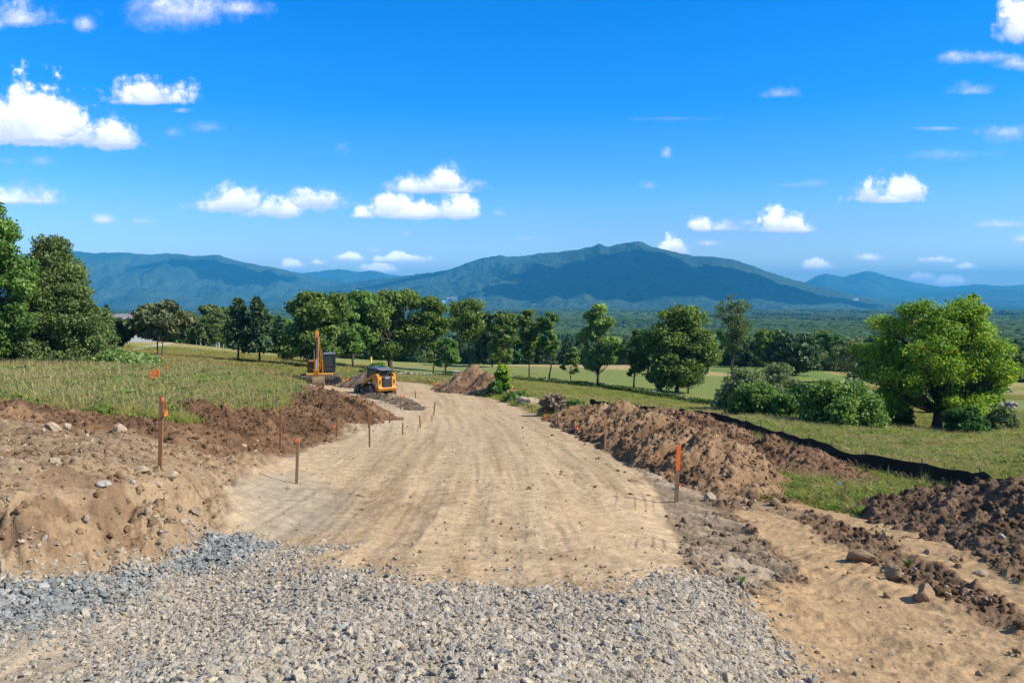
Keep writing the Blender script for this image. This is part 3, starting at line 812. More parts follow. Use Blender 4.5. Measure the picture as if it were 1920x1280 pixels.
def mound(label, peaks, dark, light, seed, res=0.045, streak=(0.75, 0.66), st_amp=0.10, rough=0.12, clods=1.0, stones=0.4, name='dirt_mound', sharp=1.0, tilt=0.0):
    pk = []
    for px, py, Y, rx, ry in peaks:
        x, y, z = at(px, py, Y)
        z0 = float(zbase(np.array([x]), np.array([y]))[0])
        pk.append((x, y, max(0.15, (z - z0) * 1.06), rx, ry))
    x0 = min(p[0] - p[3] * 1.5 for p in pk); x1 = max(p[0] + p[3] * 1.5 for p in pk)
    y0 = min(p[1] - p[4] * 1.5 for p in pk); y1 = max(p[1] + p[4] * 1.5 for p in pk)
    nx = int((x1 - x0) / res); ny = int((y1 - y0) / res)
    Xg, Yg = np.meshgrid(np.linspace(x0, x1, nx), np.linspace(y0, y1, ny))
    wx = 0.28 * fbm(Xg * 0.9, Yg * 0.9, seed + 1, 3); wy = 0.28 * fbm(Xg * 0.9, Yg * 0.9, seed + 2, 3)
    h = np.zeros(Xg.shape); hs = np.zeros(Xg.shape)
    for x, y, hp, rx, ry in pk:
        d = np.sqrt(((Xg - x + wx) / rx) ** 2 + ((Yg - y + wy) / ry) ** 2)
        # angle of repose profile with a slightly rounded top
        pr = np.clip(1 - (np.sqrt(d * d + 0.02) - 0.14) * sharp, 0, 1.0)
        pr = pr * (0.7 + 0.3 * pr)
        hh = hp * pr
        h = np.maximum(h, hh)
    body = sstep(0.0, 0.28, h)
    sx_, sy_ = streak
    al = Xg * sx_ + Yg * sy_; cr = -Xg * sy_ + Yg * sx_
    s1 = vn(cr * 2.1 + 0.35 * vn(al * 1.1, cr * 0.8, seed + 7), al * 0.45, seed + 3)
    s2 = np.abs(fbm(cr * 4.3, al * 1.1, seed + 4, 3))
    lum = fbm(Xg * 2.1, Yg * 2.1, seed + 5, 5, 0.6); bil = np.abs(fbm(Xg * 4.5, Yg * 4.5, seed + 6, 4, 0.62))
    ck = sstep(-0.25, 0.25, lum)
    z = h + body * (st_amp * s1 + st_amp * 0.9 * s2 + rough * lum * 0.9 + rough * 0.6 * bil + rough * (0.40 * ck * clodf(Xg * 2.6 + wx, Yg * 2.6, seed + 21) + 0.42 * ck * clodf(Xg * 5.5, Yg * 5.5, seed + 31)) + 0.06 * fbm(Xg * 9, Yg * 9, seed + 41, 3, 0.7))
    q = zones(Xg.ravel(), Yg.ravel())
    zt_ = (zbase(Xg.ravel(), Yg.ravel()) + relief(Xg.ravel(), Yg.ravel(), q)).reshape(Xg.shape)
    edge = h + 0.12 * lum
    Zg = np.where(edge > 0.045, zt_ + z * sstep(0.03, 0.12, edge) - 0.01, zt_ - 0.08)
    V = np.stack([Xg, Yg, Zg], -1).reshape(-1, 3)
    Fq = grid_faces(ny, nx)
    keep = (edge > 0.0).ravel()
    sel = keep[Fq].any(1)
    mixw = np.clip(0.5 + 0.9 * fbm(Xg * 0.8, Yg * 0.8, seed + 11, 4) + 0.35 * s1 + 0.3 * lum, 0, 1)[..., None]
    Cc = (np.array(dark) * (1 - mixw) + np.array(light) * mixw) * 0.90
    Cc = Cc * (1 + 0.2 * fbm(Xg * 5, Yg * 5, seed + 12, 3))[..., None]
    me = submesh(name, V, Fq, sel, Cc.reshape(-1, 3))
    o = setp(link(name, me, M_SOIL), label, 'dirt mound', 'earth mounds beside the road')
    # clods and stones resting on it
    vis = np.nonzero((edge > 0.06).ravel())[0]
    area = len(vis) * res * res
    for lst, k, smin, smax, base in (((CLP, CLS, CLT), 48 * clods, 0.014, 0.10, None), ((STP, STS, STT), 7 * stones, 0.02, 0.075, (0.36, 0.31, 0.25))):
        m_ = int(area * k)
        if m_ <= 0: continue
        ii = RNG.choice(vis, m_)
        lst[0].append(V[ii] + np.array([0, 0, 0.0]))
        s_ = smin * (smax / smin) ** (RNG.random(m_) ** 2.2)
        lst[1].append(s_)
        tcol = Cc.reshape(-1, 3)[ii] * RNG.uniform(0.75, 1.2, m_)[:, None] if base is None else np.array(base) * RNG.uniform(0.6, 1.25, m_)[:, None]
        lst[2].append(tcol)
    return o

BR_D, BR_L = (0.135, 0.078, 0.043), (0.25, 0.155, 0.088)
TOP_D, TOP_L = (0.085, 0.048, 0.026), (0.185, 0.108, 0.06)
mound('long brown earth berm with furrowed side along the right road edge',
      [(1098,766,44,2.4,3),(1130,768,41,2.6,3),(1165,769,38,2.6,3),(1205,776,34.5,2.6,2.8),(1250,790,31,2.5,2.6),(1293,802,27.6,2.5,2.6),(1330,832,25.2,2.3,2.4),(1372,872,23.2,2.1,2.2),(1410,905,21.8,1.5,1.6)],
      BR_D, (0.30, 0.192, 0.11), 1000, st_amp=0.28, rough=0.075, clods=1.6, stones=1.2, streak=(0.80, 0.6))
mound('reddish brown earth mound between the long berm and the black silt fence',
      [(1252,767,42,1.9,2),(1292,775,39,2.2,2.4),(1340,792,35.5,2.2,2.3),(1385,820,32,2.1,2.1),(1422,842,30,1.4,1.5)], BR_D, (0.23, 0.135, 0.085), 1100, clods=1.2)
mound('brown earth mound ending in grass under the black silt fence',
      [(1448,825,28.5,1.9,2.1),(1500,842,26.6,2.1,2.1),(1552,872,25.2,1.8,1.8),(1605,908,24.2,1.5,1.4),(1410,868,26.6,1.4,1.5)], BR_D, (0.225, 0.135, 0.082), 1200, clods=1.2, stones=0.8)
mound('dark rooty earth mound at the lower right, nearest the camera',
      [(1690,945,19.5,1.5,1.7),(1755,922,18.8,2,2.2),(1840,915,18.0,2.1,2.4),(1905,912,17.6,2.0,2.6),(1970,935,16.4,2.1,2.6),(2060,925,16.5,2.5,2.8),(1890,985,15.4,1.5,1.7),(1830,985,16.5,1.5,1.7)],
      (0.105, 0.066, 0.042), (0.19, 0.125, 0.082), 1300, st_amp=0.13, rough=0.15, clods=1.8, stones=0.5, streak=(0.9, 0.43))
mound('steep brown topsoil mound in front of the excavator, edge of the meadow',
      [(590,752,44,1.8,2.2),(622,733,46,2.5,2.8),(655,745,46,2.3,2.6),(598,772,40.5,2.0,2.2),(640,763,42,2.3,2.4),(690,774,44,2.2,2.2),(588,727,57,1.8,2.2),(612,733,53,2.3,2.4)],
      TOP_D, (0.235, 0.14, 0.08), 1400, st_amp=0.15, rough=0.13, streak=(-0.8, 0.6))
mound('lumpy dark topsoil mound behind the wooden stakes at the left',
      [(345,780,30.5,1.1,1.3),(382,757,31,1.5,1.7),(425,766,31,1.5,1.7),(470,772,32,1.6,1.7),(512,773,33.5,1.6,1.7),(560,778,36,1.6,1.7),(440,800,29.3,1.0,1.0),(490,806,30.2,1.2,1.1)],
      TOP_D, TOP_L, 1500, rough=0.2, st_amp=0.08, clods=2.0, stones=0.2, streak=(-0.7, 0.7))
mound('low rooty topsoil ridge along the top of the left bank',
      [(-260,735,22.5,1.5,1.4),(-160,742,22.8,1.4,1.4),(-70,748,23,1.4,1.4),(15,752,23.2,1.2,1.3),(90,768,23.6,1.1,1.3),(165,776,23.8,1.1,1.2),(245,786,24.2,1.2,1.2),(300,800,23.4,1.0,1.1),(350,818,22.9,1.1,1.1),(395,833,22.6,0.9,0.9)],
      (0.12, 0.07, 0.04), (0.27, 0.17, 0.095), 1600, rough=0.16, clods=2.0, stones=0.6)
mound('pointed tan earth mound at the far right bend of the road',
      [(889,689,66,2.2,2.4),(868,700,66,2.2,2.3),(914,700,65,2.5,2.4),(938,715,63.5,1.8,1.8),(838,718,68,1.4,1.2)], (0.15, 0.09, 0.052), (0.30, 0.195, 0.115), 1700, res=0.1, sharp=1.0)
mound('stony grey brown mound behind the track loader',
      [(692,695,72,2.3,2.3),(672,706,72,2.0,2.0),(655,714,72,1.4,1.4)], (0.13, 0.09, 0.06), (0.27, 0.20, 0.14), 1800, res=0.1, clods=0.8, stones=4.0)
mound('low stony windrow curving from the track loader onto the road',
      [(700,738,59.5,1.3,.9),(716,739,59,1.3,.9),(732,740,58,1.3,.9),(746,744,56.5,1.2,.9),(757,750,54.5,1.1,.9),(767,755,52.5,1.0,.9),(778,761,51,.9,.7)],
      (0.10, 0.075, 0.05), (0.20, 0.15, 0.10), 1900, res=0.08, clods=0.8, stones=4.0)

# loose clods and stones on the open ground
n = 420000
cx_, cy_ = polar_pts(n, -0.72, 0.72, 4.5, 60)
q = zones(cx_, cy_)
pr = np.clip(q['rough'] * 0.75 * (1 - 0.94 * q['track']) * (1 - 0.6 * q['slope']) + 0.03 * q['slope'] + 0.012 * q['track'] + 0.0010 * q['road'] + 0.22 * np.exp(-((sdist(Z['road'], cx_, cy_) + 0.15) / 0.16) ** 2) * (cx_ > 2) * (cy_ > 11), 0, 1) * (1 - q['gravel'])
pr *= sstep(-0.25, 0.35, fbm(cx_ * 0.8, cy_ * 0.8, 811, 3)) * 0.5 + 0.08
kp = RNG.random(n) < pr
cx_, cy_ = cx_[kp], cy_[kp]; q = zones(cx_, cy_)
P = np.stack([cx_, cy_, zbase(cx_, cy_) + relief(cx_, cy_, q)], 1)
n = len(P); isst = RNG.random(n) < 0.30
s_ = 0.012 * (7.0 ** (RNG.random(n) ** 2.9)) * (1 + 0.012 * np.hypot(cx_, cy_))
s_ *= 1 - 0.55 * np.maximum(q['road'], 0.6 * q['track'])
CLP.append(P[~isst]); CLS.append(s_[~isst]); CLT.append(q['C'][~isst] * RNG.uniform(0.6, 1.05, (~isst).sum())[:, None])
STP.append(P[isst]); STS.append(s_[isst]); STT.append(np.array((0.40, 0.32, 0.22)) * RNG.uniform(0.6, 1.2, isst.sum())[:, None])
for nm, lab, A, Bs, Ct, cc, k, cat in (('soil_clods', 'loose brown clods of earth on the mounds and bare soil', CLP, CLS, CLT, C_CLOD, 8, 'soil clods'), ('loose_stones', 'small pale stones strewn over the bare soil', STP, STS, STT, C_STONE, 14, 'stones')):
    A = np.concatenate(A); Bs = np.concatenate(Bs); Ct = np.concatenate(Ct); n = len(A)
    o = scatter(nm, A, rand_rot(n), Bs[:, None] * np.array([1, 1, 0.85]), RNG.integers(0, k, n), Ct, cc)
    setp(o, lab, cat, kind='stuff'); print(nm, n)
# ------------------------------------------------------------------ vegetation
def leaf_mat(name, c_dark, c_light, c_odd, trans=0.36, odd=0.06):
    c_dark, c_light, c_odd = (tuple(v * k for v in c_) for c_, k in ((c_dark, 2.2), (c_light, 2.5), (c_odd, 2.0)))
    m, t, out = new_mat(name)
    a = t.n('ShaderNodeAttribute', attribute_name='lv')
    c = t.ramp(a.outputs['Fac'], [(0.0, c_dark), (0.5, tuple((x + y) / 2 for x, y in zip(c_dark, c_light))), (1.0 - odd - 0.04, c_light), (1.0 - odd * 0.5, c_odd)])
    b = t.n('ShaderNodeBsdfPrincipled', {'Base Color': c, 'Roughness': 0.55, 'Specular IOR Level': 0.22})
    tr = t.n('ShaderNodeBsdfTranslucent', {0: t.mix(1.0, c, (1.15, 1.25, 0.55), 'MULTIPLY')})
    mx = t.n('ShaderNodeMixShader', {0: trans}); t.link(b.outputs[0], mx.inputs[1]); t.link(tr.outputs[0], mx.inputs[2])
    t.link(mx.outputs[0], out.inputs[0])
    return m

ML = {
 'oak': leaf_mat('oak_leaves', (0.034, 0.060, 0.015), (0.098, 0.130, 0.030), (0.15, 0.19, 0.06)),
 'green': leaf_mat('green_leaves', (0.030, 0.068, 0.016), (0.088, 0.140, 0.029), (0.13, 0.21, 0.06)),
 'olive': leaf_mat('olive_leaves', (0.035, 0.055, 0.018), (0.085, 0.110, 0.035), (0.14, 0.16, 0.07)),
 'light': leaf_mat('pale_leaves', (0.060, 0.095, 0.028), (0.14, 0.19, 0.055), (0.20, 0.25, 0.08)),
 'maple': leaf_mat('bright_maple_leaves', (0.045, 0.092, 0.012), (0.145, 0.200, 0.020), (0.27, 0.21, 0.03), 0.4, 0.09),
 'pine': leaf_mat('pine_needles', (0.016, 0.036, 0.016), (0.048, 0.075, 0.030), (0.085, 0.105, 0.045), 0.12),
 'brownpine': leaf_mat('sparse_pine_needles', (0.040, 0.050, 0.022), (0.080, 0.088, 0.038), (0.13, 0.12, 0.06), 0.12),
 'dark': leaf_mat('dark_leaves', (0.018, 0.048, 0.014), (0.045, 0.090, 0.022), (0.08, 0.13, 0.04)),
 'grey': leaf_mat('grey_green_leaves', (0.060, 0.078, 0.038), (0.115, 0.14, 0.07), (0.17, 0.19, 0.11)),
 'bush': leaf_mat('bush_leaves', (0.032, 0.066, 0.016), (0.100, 0.148, 0.034), (0.18, 0.24, 0.10)),
 'brush': leaf_mat('dry_brush', (0.075, 0.055, 0.040), (0.13, 0.10, 0.07), (0.10, 0.13, 0.05), 0.1),
}
M_BARK = simple('bark', (0.085, 0.068, 0.052), 0.95, noise=0.45, scale=7, spec=0.1)
M_BIRCH = simple('birch_bark', (0.42, 0.40, 0.36), 0.85, noise=0.35, scale=4, spec=0.1)
M_DEAD = simple('grey_dead_wood', (0.34, 0.29, 0.23), 0.9, noise=0.25, scale=5, spec=0.1)

class Tubes:
    def __init__(s): s.V, s.F, s.n = [], [], 0
    def add(s, pts, rads, sides=6):
        pts = np.asarray(pts, float); k = len(pts)
        t = np.gradient(pts, axis=0); t /= np.linalg.norm(t, axis=1)[:, None] + 1e-9
        ref = np.array([0.31, 0.95, 0.1]) if abs(t[0][2]) > 0.8 else np.array([0, 0, 1.0])
        a = np.cross(t, ref); a /= np.linalg.norm(a, axis=1)[:, None] + 1e-9
        b = np.cross(t, a)
        th = np.arange(sides) * 2 * math.pi / sides
        ring = pts[:, None, :] + np.asarray(rads)[:, None, None] * (np.cos(th)[None, :, None] * a[:, None, :] + np.sin(th)[None, :, None] * b[:, None, :])
        s.V.append(ring.reshape(-1, 3))
        i = np.arange(k - 1)[:, None] * sides; j = np.arange(sides)[None, :]; j2 = (j + 1) % sides
        s.F.append((np.stack([i + j, i + j2, i + sides + j2, i + sides + j], -1).reshape(-1, 4)) + s.n)
        s.n += k * sides
    def mesh(s, name):
        return np_mesh(name, np.concatenate(s.V), np.concatenate(s.F), True)

def curve(p0, p1, rg, sag=0.12, k=6, up=0.25):
    p0 = np.asarray(p0, float); p1 = np.asarray(p1, float)
    L = np.linalg.norm(p1 - p0)
    c = (p0 + p1) / 2 + rg.normal(size=3) * L * sag + np.array([0, 0, -up * L * 0.3])
    t = np.linspace(0, 1, k)[:, None]
    return (1 - t) ** 2 * p0 + 2 * t * (1 - t) * c + t ** 2 * p1

def leaves_mesh(name, P, size, rg, lv, outw=None, elong=1.5, upb=0.35):
    n = len(P)
    nr = rg.normal(size=(n, 3)); nr /= np.linalg.norm(nr, axis=1)[:, None]
    if outw is not None: nr = nr + 0.7 * outw
    nr[:, 2] += upb
    nr /= np.linalg.norm(nr, axis=1)[:, None] + 1e-9
    a = np.cross(nr, rg.normal(size=(n, 3))); a /= np.linalg.norm(a, axis=1)[:, None] + 1e-9
    b = np.cross(nr, a)
    s = (size * rg.uniform(0.65, 1.35, n))[:, None]
    l = s * elong * 0.5; w_ = s * 0.5
    V = np.stack([P - a * l, P + b * w_ - a * l * 0.1 + nr * s * 0.12, P + a * l, P - b * w_ - a * l * 0.1 + nr * s * 0.12], 1).reshape(-1, 3)
    me = np_mesh(name, V, np.arange(4 * n).reshape(n, 4))
    fattr(me, 'lv', np.repeat(np.clip(lv, 0, 1), 4).astype(np.float32))
    return me

PROF = {
 'oak':   lambda t: np.sqrt(np.clip(1 - (np.abs(t - 0.50) / 0.54) ** 2.4, 0, 1)),
 'round': lambda t: np.sqrt(np.clip(1 - (np.abs(t - 0.45) / 0.56) ** 2.0, 0, 1)),
 'tall':  lambda t: np.clip(np.sin(np.clip(t * 0.93 + 0.07, 0, 1) * math.pi) ** 0.7, 0.12, 1) * (1 - 0.25 * t),
 'cone':  lambda t: np.clip(1.05 - t, 0.06, 1) ** 0.8,
 'top':   lambda t: np.clip(t * 1.7, 0.2, 1) * np.sqrt(np.clip(1.06 - t ** 3, 0.05, 1)),
 'maple': lambda t: np.interp(t, [0, .12, .3, .45, .62, .8, .92, 1], [.35, .62, .95, 1.0, .86, .66, .42, .12]),
 'shrub': lambda t: np.sqrt(np.clip(1 - t ** 2.2, 0.02, 1)),
}

def tree_meshes(seed, H, W, kind='oak', base=0.25, lobes=None, nleaf=9000, leaf=0.26, ncl=46, trunk_r=None, lean=0.0, gap=0.5, stems=1, elong=1.5, sparse=False, clr=0.15, twigs=3):
    """kind = outline of the crown; base = where the crown begins as a share of the height"""
    rg = np.random.default_rng(seed)
    tb = Tubes()
    trunk_r = trunk_r or max(0.05, H * 0.017)
    h0 = H * base
    prof = PROF[kind]
    # stems
    stem_paths = []
    for s in range(stems):
        az = rg.uniform(0, 6.28)
        spread = 0.0 if stems == 1 else W * 0.14
        top = np.array([lean * H + spread * math.cos(az), spread * math.sin(az) * 0.6, H * (0.9 if kind != 'oak' else 0.8) * (1 if s == 0 else rg.uniform(0.75, 0.95))])
        k = 10
        t = np.linspace(0, 1, k)[:, None]
        p = top * t + np.cumsum(rg.normal(size=(k, 3)) * [H * 0.008, H * 0.008, 0], 0) * (t > 0)
        if stems > 1: p[:, :2] += (np.array([math.cos(az), math.sin(az)]) * 0.12 * W * 0.3)[None, :] * (1 - t)
        p[0, 2] = -0.4
        rr_ = trunk_r * (1 if stems == 1 else 0.75) * (1 - 0.86 * t[:, 0]); rr_[0] *= 1.35
        tb.add(p, rr_, 8)
        stem_paths.append(p)
    # clumps
    tt = rg.random(ncl * 3); th = rg.uniform(0, 2 * math.pi, ncl * 3)
    R = prof(tt) * W / 2
    rad_ = R * np.sqrt(rg.uniform(0.12, 1.0, ncl * 3))
    cc = np.stack([rad_ * np.cos(th), rad_ * np.sin(th), h0 + tt * (H - h0)], 1)
    if kind in ('oak', 'round', 'top', 'tall') and lobes is None:     # uneven crown made of a few big boughs
        nl = rg.integers(13, 19); lt_ = (np.arange(nl) + rg.uniform(0.1, 0.9, nl)) / nl; la = rg.uniform(0, 6.28, nl)
        lr = prof(lt_) * W / 2 * rg.uniform(0.25, 0.85, nl)
        lobes = [(lr[i] * math.cos(la[i]), lr[i] * math.sin(la[i]), h0 + (H - h0) * (0.08 + 0.84 * lt_[i]), W * rg.uniform(0.15, 0.25)) for i in range(nl)]
    if lobes is not None:
        li = rg.integers(0, len(lobes), ncl * 3); L_ = np.array(lobes)[li]
        dv_ = rg.normal(size=(ncl * 3, 3)); dv_ /= np.linalg.norm(dv_, axis=1)[:, None]
        cc = L_[:, :3] + dv_ * (L_[:, 3] * rg.uniform(0.2, 1.0, ncl * 3) ** 0.5)[:, None] * np.array([1, 1, 0.72])
        cc[:, 2] = np.maximum(cc[:, 2], h0 * 0.9)
    cc[:, 0] += lean * cc[:, 2]
    # spread: greedy keep well separated ones
    keep = [0]
    md = clr * W * 0.75
    for i in range(1, len(cc)):
        if len(keep) >= ncl: break
        if np.min(np.linalg.norm(cc[keep] - cc[i], axis=1)) > md: keep.append(i)
    cc = cc[keep]; ncl = len(cc)
    cr = clr * W * rg.uniform(0.65, 1.25, ncl)
    if not sparse: cc[:, 2] = np.minimum(cc[:, 2], H - cr * 0.55)
    tops = cc[:, 2] + cr * 0.6
    # limbs
    for c in cc:
        sp = stem_paths[rg.integers(0, len(stem_paths))]
        hz_ = max(h0 * 0.75, c[2] - np.hypot(c[0] - sp[0, 0], c[1]) * rg.uniform(0.55, 1.0) - 0.05 * H)
        hz_ = min(hz_, sp[-1, 2] * 0.97)
        f_ = np.interp(hz_, sp[:, 2], np.arange(len(sp)))
        i0 = int(f_); i1 = min(i0 + 1, len(sp) - 1)
        p0 = sp[i0] + (sp[i1] - sp[i0]) * (f_ - i0)
        L = np.linalg.norm(c - p0)
        r0 = max(0.012, trunk_r * 0.42 * min(1, L / (0.5 * W + 0.1)) * (1 - 0.6 * hz_ / H))
        q_ = curve(p0, c, rg)
        tb.add(q_, np.linspace(r0, r0 * 0.3, len(q_)), 5)
        for _ in range(twigs):
            e = c + rg.normal(size=3) * cr[0] * 0.75
            tb.add(curve(q_[3], e, rg, k=4), [r0 * 0.4, r0 * 0.3, r0 * 0.2, r0 * 0.1], 4)
    # leaves
    wts = cr ** 2; wts /= wts.sum()
    ci = rg.choice(ncl, nleaf, p=wts)
    dv = rg.normal(size=(nleaf, 3)); dv /= np.linalg.norm(dv, axis=1)[:, None]
    rr_ = rg.uniform(0, 1, nleaf) ** gap
    off = dv * (rr_ * cr[ci])[:, None] * np.array([1.12, 1.12, 0.72])
    off += rg.normal(size=(nleaf, 3)) * 0.12 * cr[ci][:, None]
    P = cc[ci] + off
    cl_v = rg.uniform(-0.22, 0.22, ncl)
    lv = rg.beta(2.2, 2.6, nleaf) + cl_v[ci]
    crown = leaves_mesh('crown', P, leaf, rg, lv, dv, elong)
    return tb.mesh('trunk'), crown

def pine_meshes(seed, H, W, base=0.3, nleaf=9000, leaf=0.34, layers=11, flat=False, stems=1):
    rg = np.random.default_rng(seed)
    tb = Tubes()
    k = 10; t = np.linspace(0, 1, k)[:, None]
    r0 = H * 0.018
    for s in range(stems):
        p = np.array([0.25 * s, 0.05 * s, H * 0.97]) * t + np.cumsum(rg.normal(size=(k, 3)) * [H * 0.006, H * 0.006, 0], 0)
        p[:, 0] += 0.35 * s; p[0, 2] = -0.4
        tb.add(p, r0 * (1 - 0.85 * t[:, 0]) * (1 if s == 0 else 0.7), 8)
        if s == 0: path = p
    C_, R_, wt_ = [], [], []
    for i in range(layers):
        f = (i + rg.uniform(-0.3, 0.3)) / (layers - 1); f = min(max(f, 0), 1)
        h = H * (base + (1 - base) * f * 0.97)
        Rl = W / 2 * ((0.45 + 0.75 * math.sin(min(1, f * 1.25 + 0.1) * math.pi * 0.86)) if flat else (1.02 - f) ** 0.7 * rg.uniform(0.7, 1.1))
        nb = rg.integers(5, 9) if f < 0.9 else 4
        a0 = rg.uniform(0, 6.28)
        for b in range(nb):
            a = a0 + b * 6.283 / nb + rg.uniform(-0.35, 0.35)
            L = Rl * rg.uniform(0.55, 1.1)
            st = np.array([np.interp(h, path[:, 2], path[:, 0]), np.interp(h, path[:, 2], path[:, 1]), h])
            e = st + np.array([math.cos(a) * L, math.sin(a) * L, L * rg.uniform(0.0, 0.28)])
            q_ = curve(st, e, rg, 0.06, 5, 0.2)
            tb.add(q_, np.linspace(r0 * 0.32 * (1 - 0.6 * f), 0.012, 5), 4)
            for s_ in (0.45, 0.72, 0.98):
                C_.append(st + (e - st) * s_ + np.array([0, 0, 0.05 * L])); R_.append(max(0.25, L * 0.30)); wt_.append(L * L * (0.5 + s_) + 0.3)
    C_ = np.array(C_); R_ = np.array(R_); wt_ = np.array(wt_); wt_ /= wt_.sum()
    ci = rg.choice(len(C_), nleaf, p=wt_)
    dv = rg.normal(size=(nleaf, 3)); dv /= np.linalg.norm(dv, axis=1)[:, None]
    P = C_[ci] + dv * (R_[ci] * rg.uniform(0, 1, nleaf) ** 0.5)[:, None] * np.array([1.1, 1.1, 0.42])
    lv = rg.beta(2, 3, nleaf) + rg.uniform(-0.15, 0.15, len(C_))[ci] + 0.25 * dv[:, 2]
    return tb.mesh('trunk'), leaves_mesh('crown', P, leaf, rg, lv, None, 2.6, 0.5)

def plant_tree(name, label, meshes, loc, leafmat, bark, cat='tree', group=None, rz=0.0, trunk_name='trunk', crown_name='crown'):
    r = empty(name, loc, rz)
    setp(r, label, cat, group)
    tr, cr = meshes
    if not tr.materials: tr.materials.append(bark)
    if not cr.materials: cr.materials.append(leafmat)
    link(trunk_name, tr, None, r); link(crown_name, cr, None, r)
    return r

GROUNDED = {}
def spot(px, py):
    """world spot on the finished ground for a photo position, and metres per photo pixel there"""
    x, y, z = ground(px, py)
    ys = np.linspace(y * 0.84, y * 1.10, 160)                # refine on the finished surface
    X_, u_ = (px - 960) / F, (640 - py) / F
    ky = ys / (CP + u_ * SP)
    bel = np.nonzero((-SP + u_ * CP) * ky <= gz(X_ * ky, ys))[0]
    if len(bel): y = float(ys[bel[0]]); x = float(X_ * ky[bel[0]])
    z = float(gz(x, y)[0])
    return (x, y, z), (y * CP - z * SP) / F

def T(name, label, pxc, pyb, pyt, wpx, leafm, bark=None, pine=False, group=None, rz=0.0, cat='tree', seed=None, **kw):
    loc, mpp = spot(pxc, pyb)
    H = (pyb - pyt) * mpp; W = wpx * mpp
    if name == 'oak_tree': W *= 1.14
    seed = seed or int(pxc * 7 + pyb)
    if 'lobe_px' in kw:
        rl = np.random.default_rng(seed + 5)
        kw['lobes'] = [((a - 1765) * 0.80 * mpp + (1752 - pxc) * mpp, rl.uniform(-0.9, 0.9) * min(W * 0.32, 60 * mpp), (pyb - b) * mpp, c * mpp) for a, b, c in kw.pop('lobe_px')]
    if cat == 'tree' and not pine and pxc > 250 and pyb < 745:
        kw['nleaf'] = int(kw['nleaf'] * 1.1); kw['clr'] = kw.get('clr', 0.15) * 0.76; kw['ncl'] = int(kw['ncl'] * 1.45)
    ms = pine_meshes(seed, H, W, **kw) if pine else tree_meshes(seed, H, W, **kw)
    return plant_tree(name, label, ms, loc, ML[leafm], bark or M_BARK, cat, group, rz)

G1 = 'trees standing along the stone wall'
# left foreground
T('aspen_tree', 'tall glossy green tree cut by the left edge of the picture', -16, 684, 380, 170, 'green', base=0.03, nleaf=52000, leaf=0.17, ncl=95, kind='tall', clr=0.13)
T('willow_tree', 'big bushy olive green tree leaning right at the left of the meadow', 112, 686, 448, 205, 'olive', base=0.02, nleaf=60000, leaf=0.15, ncl=120, kind='cone', clr=0.105, stems=3, lean=-0.02, twigs=4)
T('bush', 'low leafy skirt bush at the right foot of the bushy olive tree', 186, 684, 590, 60, 'olive', base=0.0, nleaf=9000, leaf=0.17, ncl=26, kind='shrub', clr=0.2, cat='bush')
T('pine_tree', 'small dark pine half hidden beside the bushy olive tree', 214, 664, 604, 54, 'pine', pine=True, nleaf=5000, leaf=0.4, base=0.3, flat=True)
T('pine_tree', 'flat topped brownish pine with twin trunks beside the pale drive', 297, 668, 576, 84, 'brownpine', pine=True, nleaf=7000, leaf=0.36, base=0.36, flat=True, stems=2)
T('pine_tree', 'dark pine with straight bare lower trunk, left of the two tall pines', 446, 676, 561, 62, 'pine', pine=True, nleaf=9000, leaf=0.36, base=0.24)
T('pine_tree', 'tallest dark pine with an open crooked top, left of the big oaks', 486, 681, 556, 66, 'pine', pine=True, nleaf=8500, leaf=0.36, base=0.2)
# middle row
T('oak_tree', 'broad oak with bare dead limbs rising behind the excavator boom', 586, 690, 549, 125, 'oak', base=0.16, nleaf=17000, leaf=0.30, ncl=60, kind='oak', group=G1)
T('oak_tree', 'dense dark green oak between the excavator and the track loader', 664, 692, 549, 92, 'green', base=0.2, nleaf=14000, leaf=0.30, ncl=52, kind='oak', group=G1)
T('oak_tree', 'largest spreading oak with a thick dark trunk behind the track loader', 736, 698, 546, 118, 'oak', base=0.2, nleaf=19000, leaf=0.28, ncl=64, kind='oak', trunk_r=0.42, group=G1)
T('oak_tree', 'tall narrow oak with a clean pale pole trunk right of the largest oak', 812, 702, 555, 60, 'oak', base=0.28, nleaf=8500, leaf=0.28, ncl=34, kind='tall', trunk_r=0.13, group=G1, clr=0.2)
T('oak_tree', 'tall oak with a bare slim trunk and round top left of the pointed earth mound', 878, 698, 556, 68, 'oak', base=0.36, nleaf=7000, leaf=0.28, ncl=34, kind='top', trunk_r=0.15, group=G1, clr=0.19)
T('oak_tree', 'small low branching oak in front of the mown fairway', 836, 704, 634, 48, 'green', base=0.28, nleaf=3500, leaf=0.26, ncl=20, kind='round', trunk_r=0.13, group=G1)
T('pine_tree', 'dark open pine behind the pointed earth mound', 922, 688, 590, 72, 'pine', pine=True, nleaf=7000, leaf=0.4, base=0.2, flat=True)
T('oak_tree', 'bushy oak directly right of the pointed earth mound', 945, 700, 585, 62, 'oak', base=0.22, nleaf=7500, leaf=0.28, ncl=34, kind='oak', trunk_r=0.15, group=G1)
T('young_oak', 'slim oak with a straight dark trunk, left one of a close pair', 993, 709, 582, 52, 'oak', base=0.30, nleaf=6500, leaf=0.27, ncl=30, kind='top', trunk_r=0.12, group=G1, clr=0.2)
T('young_oak', 'slim oak with a straight dark trunk, right one of a close pair', 1029, 712, 584, 44, 'green', base=0.34, nleaf=5000, leaf=0.27, ncl=26, kind='oak', trunk_r=0.12, group=G1, clr=0.2)
T('young_tree', 'small thin tree left of the pale poplar by the stone wall', 1070, 714, 655, 42, 'oak', base=0.3, nleaf=2200, leaf=0.25, ncl=16, kind='round', trunk_r=0.08, group=G1)
